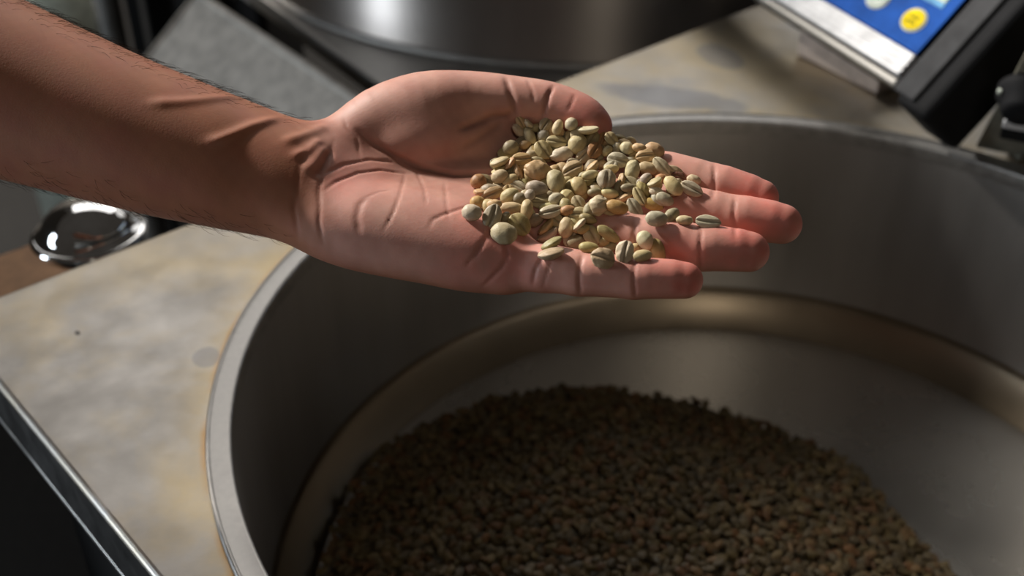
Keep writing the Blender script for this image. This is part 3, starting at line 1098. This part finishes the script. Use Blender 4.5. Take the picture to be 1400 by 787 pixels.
def make_bean(name, shape, c, L, S, T, size, tone, base=None):
    o = bpy.data.objects.new(name, BM[shape])
    COL.objects.link(o)
    R3 = Matrix((to_room(L), to_room(S), to_room(T))).transposed()
    p = Vector(cam_to_world(c))
    o.matrix_world = Matrix.Translation(p) @ R3.to_4x4() @ Matrix.Diagonal((*[s / 1000 for s in size], 1))
    col = np.array(srgb(*TONES[tone])[:3])
    v = nrng.uniform(0.74, 0.96)
    o.color = (*np.clip(col * v * (1 + nrng.normal(0, 0.03, 3)) * np.array([0.98, 1.0, 1.04]), 0, 1), 1)
    return o


def where_in_pile(px, py):
    if py < 186 and px < 835:
        return 'against the thumb'
    if px < 668:
        return 'at the wrist end of the pile'
    if px > 835 and py < 222:
        return 'on the index finger side of the pile'
    if px > 890:
        return 'over the middle finger'
    if py > 296 and px > 735:
        return 'between ring and little finger'
    if py > 272 and px > 735:
        return 'at the ring finger root'
    if px < 735:
        return 'in the hollow of the palm'
    if py < 240:
        return 'on the thumb side of the pile'
    return 'in the middle of the pile'


SPECIAL = {
    (968.5, 303): 'lone pale bean lying apart on the middle finger',
    (735, 233): 'large knobbly tan bean, the biggest in the palm pile',
    (854, 345): 'whitish bean with brown groove lying on the little finger',
    (824, 352.5): 'round mottled bean lying groove up on the little finger',
    (645, 290.5): 'pale cream bean lying furthest towards the wrist on the bare palm',
    (689, 319): 'large pale green bean resting on the palm below the little finger mound crease',
    (927, 241): 'dark reddish brown shrivelled bean on the index finger edge of the pile',
    (747, 308): 'tan bean topping a stack of four tipped on edge above the little finger',
    (748.5, 319): 'grey green bean second in the stack of four above the little finger',
    (753.5, 331.5): 'olive green bean third in the stack of four above the little finger',
    (753, 345): 'pale green bean at the foot of the stack of four by the little finger',
    (882, 328.5): 'smooth pale cream bean perched on others beside the ring finger',
    (768, 211): 'long wrinkled pale bean on the top of the palm pile',
    (818, 281): 'round wrinkled pale green bean above the ring finger',
    (880, 258): 'shrivelled olive green bean in the middle of the palm pile',
    (673, 295): 'grey green bean with a yellow groove, flat on the palm',
    (804, 176): 'long pale cream bean on edge against the thumb tip',
    (843.5, 283): 'smooth amber bean between the ring finger and the pile',
    (893, 279): 'smooth amber bean over the middle finger',
}
# a hidden lower layer first, so that the pile has a body
fill = []
while len(fill) < 78:
    p = np.array([nrng.uniform(650, 940), nrng.uniform(165, 340)])
    if edge_dist(p) > 11 and all(np.hypot(*(p - q)) > 15 for q in fill):
        fill.append(p)
    elif nrng.random() < 0.0005:
        break
pile_group = 'coffee beans held in the hand'
for p in fill:
    l, w = nrng.uniform(7.2, 8.6), nrng.uniform(5.2, 6.2)
    c = settle(p[0], p[1], 2.4, 0, 5)
    placed.append((c, 2.5))
    tone = rng.choice('gkyotks')
    L, S, T = bean_axes(nrng.uniform(-90, 90), rng.choice('fb'), 0.3)
    o = make_bean('coffee_bean', rng.choice(['n0', 'n1', 'n2']), c, L, S, T, (l, w, 4.4), tone)
    tag(o, 'coffee bean buried under the top beans of the palm pile', 'coffee bean', pile_group)
order = sorted(range(len(HAND_BEANS)), key=lambda i: (HAND_BEANS[i][6] != 'k', HAND_BEANS[i][2] * HAND_BEANS[i][3] > 260, HAND_BEANS[i][1]))
for i in order:
    b = HAND_BEANS[i]
    px, py, lp, wp, ang, face, tone = b[:7]
    shape = b[7] if len(b) > 7 else ('p0' if lp < wp * 1.15 else ['n0', 'n1', 'n2'][i % 3])
    s = 3.15
    l = max(lp / s, 5.2)
    if face == 's':
        th = max(wp / s, 3.2)
        w = max(th * 1.4, 5.2)
    else:
        w = max(wp / s, 3.9)
        th = min(max(w * 0.70, 3.2), 5.4)
    rad = (0.5 * th + 0.5 * min(l, w)) / 2
    ed = edge_dist(np.array([px, py])) / 3.4
    c = settle(px, py, rad, 0, np.clip(5.0 + ed * 0.75, 5, 15))
    placed.append((c, rad))
    L, S, T = bean_axes(ang, face, 0.16)
    o = make_bean('coffee_bean', shape, c, L, S, T, (l, w, th * 1.15), tone)
    lab = SPECIAL.get((px, py))
    if lab is None:
        extra = {'w0': ' wrinkled', 'w1': ' shrivelled', 'p0': ' rounded'}.get(shape, '')
        lab = f"{TONE_WORDS[tone]}{extra} coffee bean {FACE_WORDS[face]} {where_in_pile(px, py)}"
    tag(o, lab, 'coffee bean', pile_group)

# ---------------------------------------------------------------- heap of beans in the basin
HEAP_C = np.array([0.072, 0.486])
HEAP_R = 0.222


def heap_z(x, y):
    dx, dy = x - HEAP_C[0], y - HEAP_C[1]
    a = math.atan2(dy, dx)
    R = HEAP_R * (1 + 0.018 * math.sin(3 * a + 0.7) + 0.014 * math.sin(7 * a + 2.0) + 0.010 * math.sin(13 * a))
    t = math.hypot(dx, dy) / R
    if t > 1:
        return None
    rc = math.hypot(x - CENTER.x, y - CENTER.y)
    if rc > 0.279:
        return None
    base = -0.212 + 0.026 * rc / 0.2825
    return base + 0.004 + (-0.150 - base) * (1 - t ** 2.2) ** 0.9 + 0.003 * math.sin(31 * x + 3) * math.sin(27 * y)


def build_heap():
    lo = bean_mesh('low_bean', 21, 8, 6, 0.0)
    lv = np.array([v.co[:] for v in lo.vertices])
    lf = [tuple(p.vertices) for p in lo.polygons]
    spots = []
    st = 0.0056
    n = int(HEAP_R * 2.2 / st)
    for i in range(n):
        for j in range(n):
            x = HEAP_C[0] - HEAP_R * 1.1 + (i + 0.5 * (j % 2)) * st + rng.uniform(-0.0022, 0.0022)
            y = HEAP_C[1] - HEAP_R * 1.1 + j * st + rng.uniform(-0.0022, 0.0022)
            z = heap_z(x, y)
            if z is not None:
                spots.append((x, y, z + rng.uniform(-0.0015, 0.003)))
    for _ in range(260):         # stray beans standing proud at the edge
        a = rng.uniform(0, 6.283)
        r = HEAP_R * rng.uniform(0.93, 1.03)
        x, y = HEAP_C[0] + r * math.cos(a), HEAP_C[1] + r * math.sin(a)
        rc = math.hypot(x - CENTER.x, y - CENTER.y)
        if rc < 0.272:
            z = heap_z(x, y)
            spots.append((x, y, (z if z else -0.212 + 0.026 * rc / 0.2825) + 0.003))

    def in_view(s):
        v = np.array(s) - np.array([0, 0, CAM_H])
        z = v @ FWD
        return z, 700 + FPX * v[0] / z, 393.5 - FPX * (v @ UPV) / z
    info = [in_view(s) for s in spots]
    vis = [i for i, (z, a, b) in enumerate(info) if 0 < a < 1400 and 0 < b < 787]
    near = set(sorted(vis, key=lambda i: info[i][0])[:90])
    shaded_tones = [np.array(srgb(*TONES[t])[:3]) * k for t, k in (('g', 0.24), ('y', 0.23), ('t', 0.24), ('b', 0.28), ('k', 0.26), ('o', 0.24), ('s', 0.22))]  # same beans as in the hand, basin shade put into their colour
    V, Fc, C = [], [], []
    for i, s in enumerate(spots):
        rot = Matrix.Rotation(rng.uniform(0, 6.283), 3, 'Z') @ Matrix.Rotation(rng.gauss(0, 0.6), 3, 'X') @ Matrix.Rotation(rng.gauss(0, 0.35), 3, 'Y')
        if rng.random() < 0.5:
            rot = rot @ Matrix.Rotation(math.pi, 3, 'X')
        size = (rng.uniform(0.0078, 0.0096), rng.uniform(0.0060, 0.0070), rng.uniform(0.0044, 0.0052))
        c = shaded_tones[rng.randrange(len(shaded_tones))] * np.array([0.86, 0.78, 0.66]) * rng.uniform(0.6, 1.25)
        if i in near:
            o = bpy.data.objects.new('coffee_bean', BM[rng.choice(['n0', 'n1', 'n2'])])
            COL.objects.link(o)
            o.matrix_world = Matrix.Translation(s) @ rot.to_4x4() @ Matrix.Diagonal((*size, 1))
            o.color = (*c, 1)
            tag(o, 'coffee bean coloured darker for shade, on top of the heap in the basin', 'coffee bean', 'coffee beans topping the heap in the basin')
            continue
        b0 = len(V) * len(lv)
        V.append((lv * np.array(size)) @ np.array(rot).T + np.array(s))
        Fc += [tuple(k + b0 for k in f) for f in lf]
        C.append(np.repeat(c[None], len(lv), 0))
    # solid body of the heap just under the top layer
    body_v, body_f = [], []
    nr, na = 14, 72
    off = len(V) * len(lv)
    for k in range(nr + 1):
        for a in range(na):
            t = k / nr * 0.985
            an = 2 * math.pi * a / na
            x, y = HEAP_C[0] + HEAP_R * t * math.cos(an), HEAP_C[1] + HEAP_R * t * math.sin(an)
            rc = math.hypot(x - CENTER.x, y - CENTER.y)
            if rc > 0.27:
                x = CENTER.x + (x - CENTER.x) * 0.27 / rc
                y = CENTER.y + (y - CENTER.y) * 0.27 / rc
            z = heap_z(x, y)
            body_v.append((x, y, (z if z else -0.186) - 0.003))
    for k in range(nr):
        for a in range(na):
            b = off + k * na
            body_f.append((b + a, b + na + a, b + na + (a + 1) % na, b + (a + 1) % na))
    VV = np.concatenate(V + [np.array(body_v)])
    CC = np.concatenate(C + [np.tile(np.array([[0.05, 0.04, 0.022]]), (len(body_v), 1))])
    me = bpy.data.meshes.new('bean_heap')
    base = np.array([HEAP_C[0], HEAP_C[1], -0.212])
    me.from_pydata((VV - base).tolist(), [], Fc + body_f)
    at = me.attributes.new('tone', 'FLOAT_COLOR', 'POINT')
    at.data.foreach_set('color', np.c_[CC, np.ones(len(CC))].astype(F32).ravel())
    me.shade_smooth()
    m = Mat('shade_darkened_beans', Roughness=0.6)
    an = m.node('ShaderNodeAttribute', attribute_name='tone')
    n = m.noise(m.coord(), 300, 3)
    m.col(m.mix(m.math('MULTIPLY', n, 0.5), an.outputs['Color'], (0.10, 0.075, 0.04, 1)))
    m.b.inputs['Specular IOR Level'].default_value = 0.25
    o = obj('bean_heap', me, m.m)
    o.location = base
    tag(o, 'wide heap of raw coffee beans, colour darkened for shade, spread over the basin floor', 'coffee beans', kind='stuff')
    return o


heap = build_heap()
bpy.context.view_layer.update()

# ---------------------------------------------------------------- weighing indicator on the table


def build_indicator():
    A = on_plane(1250, 137, 0.045)
    B = on_plane(1036, 0, 0.045)
    e1 = (A - B).normalized()
    hor = Vector((-e1.y, e1.x, 0))
    al = math.radians(48)
    e2 = hor * math.cos(al) + Vector((0, 0, 1)) * math.sin(al)
    nn = e1.cross(e2)
    R3 = Matrix((e1, e2, nn)).transposed()
    foot = Vector((A.x, A.y, 0)) - e1 * 0.12 + hor * 0.05
    root = empty('control_panel', foot)
    tag(root, 'tilted control panel with blue keypad, ribbed aluminium edge and black end cap', 'control panel')

    def piece(name, size, cen, mat, bevel=0.0, parent=None, seg=2):
        p = A + R3 @ Vector(cen) - foot
        return obj(name, box_bm(size, p, bevel, seg, R3), mat, parent or root)
    X0 = -0.34
    k = 0.96
    # housing behind the face
    piece('housing', (0.332, 0.150, 0.040), (X0 / 2 - 0.012, 0.079, -0.0255), M['black_plastic'], 0.004)
    # dark end cap: raised frame on the face plus the thick black side
    piece('end_cap', (0.036, 0.172, 0.052), (0.004, 0.078, -0.022), M['black_plastic'], 0.006, None, 3)
    piece('bezel', (0.023, 0.168, 0.004), (-0.006, 0.082, 0.005), M['bezel_plastic'], 0.0015)
    # ribbed aluminium edge
    st = piece('aluminium_edge', (0.322, 0.019, 0.012), (X0 / 2 - 0.0175, 0.0178, -0.004), M['aluminium'], 0.001)
    for b in (0.0105, 0.0155, 0.0205, 0.0250):
        piece('rib', (0.321, 0.0034, 0.0012), (X0 / 2 - 0.0176, b, 0.0024), M['aluminium'], 0.0005, None, 1)
    piece('under_lip', (0.322, 0.007, 0.010), (X0 / 2 - 0.0175, 0.0040, -0.006), M['chute'], 0.002)
    # blue keypad sheet, pale line, screen
    kp = piece('keypad', (0.318, 0.128, 0.0020), (X0 / 2 - 0.017, 0.092, 0.0005), M['panel_blue'], 0.0006)
    piece('screen_frame', (0.300, 0.060, 0.0012), (X0 / 2 - 0.0185, 0.0945, 0.0016), M['panel_pale_blue'], 0.0003)
    piece('screen', (0.298, 0.055, 0.0012), (X0 / 2 - 0.0185, 0.0962, 0.0022), M['lcd'], 0.0003)

    def key(cx, cy, mat, ink, rows):
        ring = lathe_bm([(0.0, 0.0), (1.0, 0.0), (1.0, 0.6), (0.92, 1.0), (0.0, 1.0)], 40)
        bmesh.ops.scale(ring, vec=(0.0122, 0.0098, 0.0014), verts=ring.verts)
        bmesh.ops.transform(ring, matrix=Matrix.Translation(A + R3 @ Vector((cx, cy, 0.0014)) - foot) @ R3.to_4x4(), verts=ring.verts)
        o = obj('key', ring, M['key_white'], root)
        cap = lathe_bm([(0.0, 0.0), (1.0, 0.0), (0.96, 1.0), (0.0, 1.0)], 40)
        bmesh.ops.scale(cap, vec=(0.0109, 0.0086, 0.0008), verts=cap.verts)
        bmesh.ops.transform(cap, matrix=Matrix.Translation(A + R3 @ Vector((cx, cy, 0.0027)) - foot) @ R3.to_4x4(), verts=cap.verts)
        obj('key_cap', cap, mat, o)
        # small illegible print
        r = random.Random(int(cx * 1e5))
        bm = bmesh.new()
        for row in rows:
            x = -0.0048
            while x < 0.0044:
                w = r.uniform(0.0008, 0.0015)
                h = r.choice([0.0017, 0.0024])
                b2 = box_bm((w * 0.75, h, 0.0002), (x + w / 2, row + h / 2, 0))
                me = bpy.data.meshes.new('t')
                b2.to_mesh(me)
                bm.from_mesh(me)
                bpy.data.meshes.remove(me)
                b2.free()
                x += w + 0.0006
        bmesh.ops.transform(bm, matrix=Matrix.Translation(A + R3 @ Vector((cx, cy, 0.0036)) - foot) @ R3.to_4x4(), verts=bm.verts)
        obj('key_print', bm, ink, o)
    key(-0.0525, 0.0480, M['key_yellow'], M['key_ink'], (0.0008, -0.0034))
    key(-0.0985, 0.0500, M['key_white'], M['key_ink_grey'], (-0.001,))
    for q in range(2, 6):
        key(-0.0985 - 0.046 * (q - 1), 0.0500, M['key_white'], M['key_ink_grey'], (-0.001,))
    # foot block that carries the panel on the table
    p, q = on_plane(1088, 76, 0.0), on_plane(1198, 131, 0.0)
    d = (q - p).normalized()
    inn = Vector((-d.y, d.x, 0))
    rot = Matrix((d, inn, Vector((0, 0, 1)))).transposed()
    c = (p + q) / 2 + inn * 0.022 + Vector((0, 0, 0.0135))
    obj('foot_block', box_bm(((q - p).length, 0.044, 0.025), c - foot, 0.002, 2, rot), M['bracket'], root)
    return root, A, e1, hor


panel, PA, PE1, PHOR = build_indicator()


def build_drive():
    base = on_plane(1334, 202, 0.004)
    top = on_plane(1388, 100, 0.085)
    lean = (top - base).normalized()
    d = Vector((0.9, -0.43, 0)).normalized()
    edge = lean * 0.21
    nrm = d.cross(lean).normalized()
    lean = nrm.cross(d).normalized()
    R3 = Matrix((d, lean, nrm)).transposed()
    root = empty('drive_housing', base + d * 0.08)
    tag(root, 'sloping dark olive housing with a black knob beside the control panel', 'machine housing')
    inv = -root.location

    def piece(name, size, cen, mat, bevel=0.001):
        return obj(name, box_bm(size, base + R3 @ Vector(cen) + inv, bevel, 2, R3), mat, root)
    bm = bmesh.new()
    quad = [base, base + d * 0.20, base + d * 0.20 + edge, base + edge]
    fr = [bm.verts.new(p + inv) for p in quad]
    bk = [bm.verts.new(p - nrm * 0.004 + inv) for p in quad]
    bm.faces.new(fr)
    bm.faces.new(bk[::-1])
    for k in range(4):
        bm.faces.new((fr[k], bk[k], bk[(k + 1) % 4], fr[(k + 1) % 4]))
    bmesh.ops.bevel(bm, geom=list(bm.edges), offset=0.0008, segments=2, affect='EDGES')
    obj('front_plate', bm, M['dark_housing'], root)
    for s_ in (0.03, 0.17):
        p = base + d * s_ + edge * 0.05 - nrm * 0.016
        obj('support', box_bm((0.012, 0.020, p.z + 0.02), Vector((p.x, p.y, (p.z + 0.02) / 2)) + inv, 0.001, 1), M['dark_housing'], root)
    # black knob with a pale pointer
    kp = on_plane(1424, 48, 0.095)
    kn = lathe_bm([(0.0, 0.0), (0.019, 0.0), (0.019, 0.006), (0.015, 0.009), (0.0135, 0.018), (0.011, 0.021), (0.0, 0.0215)], 40)
    pos = base + R3 @ Vector(((kp - base).dot(d), (kp - base).dot(lean), 0.0))
    bmesh.ops.transform(kn, matrix=Matrix.Translation(pos + inv) @ R3.to_4x4(), verts=kn.verts)
    ko = obj('knob', kn, M['black_plastic'], root, True)
    piece('knob_pointer', (0.003, 0.004, 0.003), ((kp - base).dot(d) - 0.0165, (kp - base).dot(lean) + 0.005, 0.008), M['key_white'], 0.0008).parent = ko
    ko.children[0].matrix_parent_inverse = Matrix.Identity(4)
    # bright lever on a dark bracket
    lp = on_plane(1384, 121, 0.06)
    u, v = (lp - base).dot(d), (lp - base).dot(lean)
    piece('lever_bracket', (0.060, 0.014, 0.014), (u + 0.030, v - 0.012, 0.007), M['black_plastic'], 0.002)
    piece('lever', (0.060, 0.009, 0.006), (u + 0.030, v, 0.012), M['aluminium'], 0.0015)
    return root


build_drive()

# ---------------------------------------------------------------- drum on a steel bench behind the table


def build_bench_and_drum():
    da, db = Vector((-0.56, 0.83, 0)).normalized(), Vector((0.83, 0.56, 0)).normalized()
    c0 = Vector((-0.132, 1.092, 0)) - da * 0.19
    LA, LB, zt = 1.15, 1.10, -0.10
    mid = c0 + da * LA / 2 + db * LB / 2
    root = empty('steel_bench', Vector((mid.x, mid.y, FLOOR_Z)))
    tag(root, 'low steel bench carrying the big drum behind the table', 'bench')
    rot = Matrix((da, db, Vector((0, 0, 1)))).transposed()
    if rot.determinant() < 0:
        rot = Matrix((da, -db, Vector((0, 0, 1)))).transposed()
    obj('bench_top', box_bm((LA, LB, 0.022), (0, 0, zt - 0.011 - FLOOR_Z), 0.003, 2, rot), M['bench'], root)
    for sa in (-1, 1):
        for sb in (-1, 1):
            p = da * sa * (LA / 2 - 0.04) + db * sb * (LB / 2 - 0.04)
            h = zt - 0.022 - FLOOR_Z
            obj('leg', box_bm((0.04, 0.04, h), (p.x, p.y, h / 2), 0.003, 1, rot), M['black_metal'], root)
    C = Vector((0.092, 1.588, zt))
    r = 0.45
    d = empty('steel_drum', C)
    tag(d, 'big brushed steel drum with a bright vertical sheen standing on the bench', 'drum')
    prof = [(r - 0.002, 0.0), (r, 0.001), (r, 0.08), (r, 0.15), (r + 0.006, 0.153), (r + 0.006, 0.167), (r, 0.17), (r - 0.006, 0.17), (r - 0.006, 0.155), (0.0, 0.155)]
    obj('drum_body', lathe_bm(prof, 160), M['drum'], d, True)
    obj('drum_foot_ring', lathe_bm([(r, 0.0), (r + 0.006, 0.0), (r + 0.006, 0.006), (r + 0.0005, 0.008)], 160), M['bench'], d, True)
    obj('lid', lathe_bm([(r - 0.007, 0.156), (r - 0.007, 0.166), (0.20, 0.180), (0.0, 0.185)], 96), M['drum'], d, True)
    obj('lid_handle', tube_bm([(C_ * 0.06, 0, z) for C_, z in ((-1, 0.180), (-1, 0.21), (-0.6, 0.222), (0.6, 0.222), (1, 0.21), (1, 0.180))], 0.008, 12), M['black_plastic'], d, True)


build_bench_and_drum()


def build_chute():
    a, b = Vector((-0.388, 1.362, -0.10)), Vector((-0.085, 0.968, -0.10))
    d = (b - a).normalized()
    side = Vector((d.y, -d.x, 0))
    if side.x > 0:
        side = -side
    g = (side * 0.77 + Vector((0, 0, -0.64))).normalized()
    n = d.cross(g)
    if n.z < 0:
        n = -n
    R3 = Matrix((d, g, d.cross(g))).transposed()
    L, W = (b - a).length, 0.17
    root = empty('steel_chute', Vector((*((a + b) / 2 + g * W / 2).xy, FLOOR_Z)))
    tag(root, 'sloping pale steel chute with a rolled top edge behind the forearm', 'chute')
    inv = -root.location
    obj('chute_plate', box_bm((L, W, 0.003), (a + b) / 2 + g * W / 2 + inv, 0.001, 1, R3), M['chute_paint'], root)
    obj('rolled_edge', tube_bm([a + inv + n * 0.002, b + inv + n * 0.002], 0.0055, 14), M['chute_paint'], root, True)
    obj('end_flange', box_bm((0.003, W, 0.006), a + g * W / 2 + n * 0.003 + inv, 0.0008, 1, R3), M['chute_paint'], root)
    for t in (0.12, 0.88):
        p = a + (b - a) * t + g * W * 0.5
        h = p.z - 0.012 - FLOOR_Z
        obj('support_leg', box_bm((0.03, 0.03, h), Vector((p.x, p.y, FLOOR_Z + h / 2)) + inv, 0.002, 1), M['black_metal'], root)
    # a dark wooden batten in the gap between chute and bench
    bb = obj('wooden_batten', box_bm((0.44, 0.030, 0.03), (0, 0, 0), 0.003, 1, Matrix((d, side, Vector((0, 0, 1)))).transposed()), M['batten'])
    bb.location = (a + b) / 2 - side * 0.026 + Vector((0, 0, -0.050))
    tag(bb, 'dark brown wooden batten in the gap between chute and bench', 'batten')



build_chute()


def build_far_left():
    # dark equipment cabinet, black post, grey pipe and white crate far behind the forearm
    h = 1.15
    cab = empty('equipment_cabinet', (-0.585, 2.22, FLOOR_Z))
    tag(cab, 'dark grey equipment cabinet standing beyond the chute', 'cabinet')
    obj('cabinet_body', box_bm((0.245, 0.34, h), (0, 0, h / 2), 0.006), M['dark_cabinet'], cab)
    dr = obj('cabinet_door', box_bm((0.225, 0.012, h - 0.06), (0, -0.177, h / 2), 0.003), M['dark_cabinet'], cab)
    obj('door_handle', tube_bm([(0.08, -0.184, 0.55), (0.08, -0.21, 0.56), (0.08, -0.21, 0.68), (0.08, -0.184, 0.69)], 0.006), M['chrome'], dr, True)
    po = empty('black_post', (-0.660, 1.92, FLOOR_Z))
    tag(po, 'slim black square post beside the grey pipe', 'post')
    obj('post_shaft', box_bm((0.024, 0.03, h), (0, 0, h / 2), 0.002), M['black_metal'], po)
    obj('post_foot', box_bm((0.040, 0.05, 0.012), (0, 0, 0.006), 0.002), M['black_metal'], po)
    pp = empty('grey_pipe', (-0.727, 1.97, FLOOR_Z))
    tag(pp, 'upright grey steel pipe behind the forearm', 'pipe')
    obj('pipe_shaft', lathe_bm([(0.0, 0.0), (0.024, 0.0), (0.024, h), (0.0, h)], 32), M['chute'], pp)
    obj('pipe_flange', lathe_bm([(0.024, 0.0), (0.034, 0.0), (0.034, 0.012), (0.024, 0.012)], 32), M['chute'], pp)
    cr = empty('white_bin', (-0.905, 2.12, FLOOR_Z))
    tag(cr, 'white plastic bin standing left of the grey pipe', 'bin')
    obj('bin_body', lathe_bm([(0.0, 0.0), (0.10, 0.0), (0.115, 0.70), (0.109, 0.70), (0.096, 0.01), (0.0, 0.01)], 40), M['key_white'], cr, True)
    obj('bin_rim', lathe_bm([(0.115, 0.69), (0.122, 0.69), (0.122, 0.705), (0.112, 0.708)], 40), M['key_white'], cr, True)


build_far_left()


def build_left_shelf():
    # plank shelf just behind the back edge of the table, with a chrome dome on it
    zt = -0.075
    pl = empty('wooden_shelf', CORNER - U * 0.07 - Wd * 0.132 + Vector((0, 0, FLOOR_Z)))
    tag(pl, 'pale brown wooden shelf behind the table edge', 'shelf')
    rot = Matrix((U, -Wd, Vector((0, 0, 1)))).transposed()
    obj('shelf_board', box_bm((0.40, 0.085, 0.02), (0, 0, zt - 0.01 - FLOOR_Z), 0.003, 2, rot), M['wood'], pl)
    for s in (-1, 1):
        p = U * s * 0.16
        hh = zt - 0.02 - FLOOR_Z
        obj('shelf_leg', box_bm((0.03, 0.06, hh), (p.x, p.y, hh / 2), 0.002, 1, rot), M['black_metal'], pl)
    kc = on_plane(122, 318, zt + 0.035)
    k = empty('chrome_cap', (kc.x, kc.y, zt))
    tag(k, 'polished chrome dome with a rolled rim standing on the wooden shelf', 'chrome cap')
    r = 0.040
    obj('stem', lathe_bm([(0.0, 0.0), (0.016, 0.0), (0.016, 0.004), (0.009, 0.008), (0.009, 0.024), (0.0, 0.026)], 32), M['chrome'], k, True)
    dome = [(0.0, 0.022), (0.020, 0.022), (r - 0.004, 0.026), (r, 0.031), (r, 0.036), (r - 0.003, 0.039)]
    for q in range(9):
        a = math.pi / 2 * q / 8
        dome.append(((r - 0.007) * math.cos(a), 0.040 + 0.020 * math.sin(a)))
    obj('dome', lathe_bm(dome, 64), M['chrome'], k, True)
    obj('rim', lathe_bm([(r - 0.002 + 0.0035 * math.cos(2 * math.pi * q / 12), 0.0345 + 0.0035 * math.sin(2 * math.pi * q / 12)) for q in range(12)], 64, closed=True), M['chrome'], k, True)


build_left_shelf()
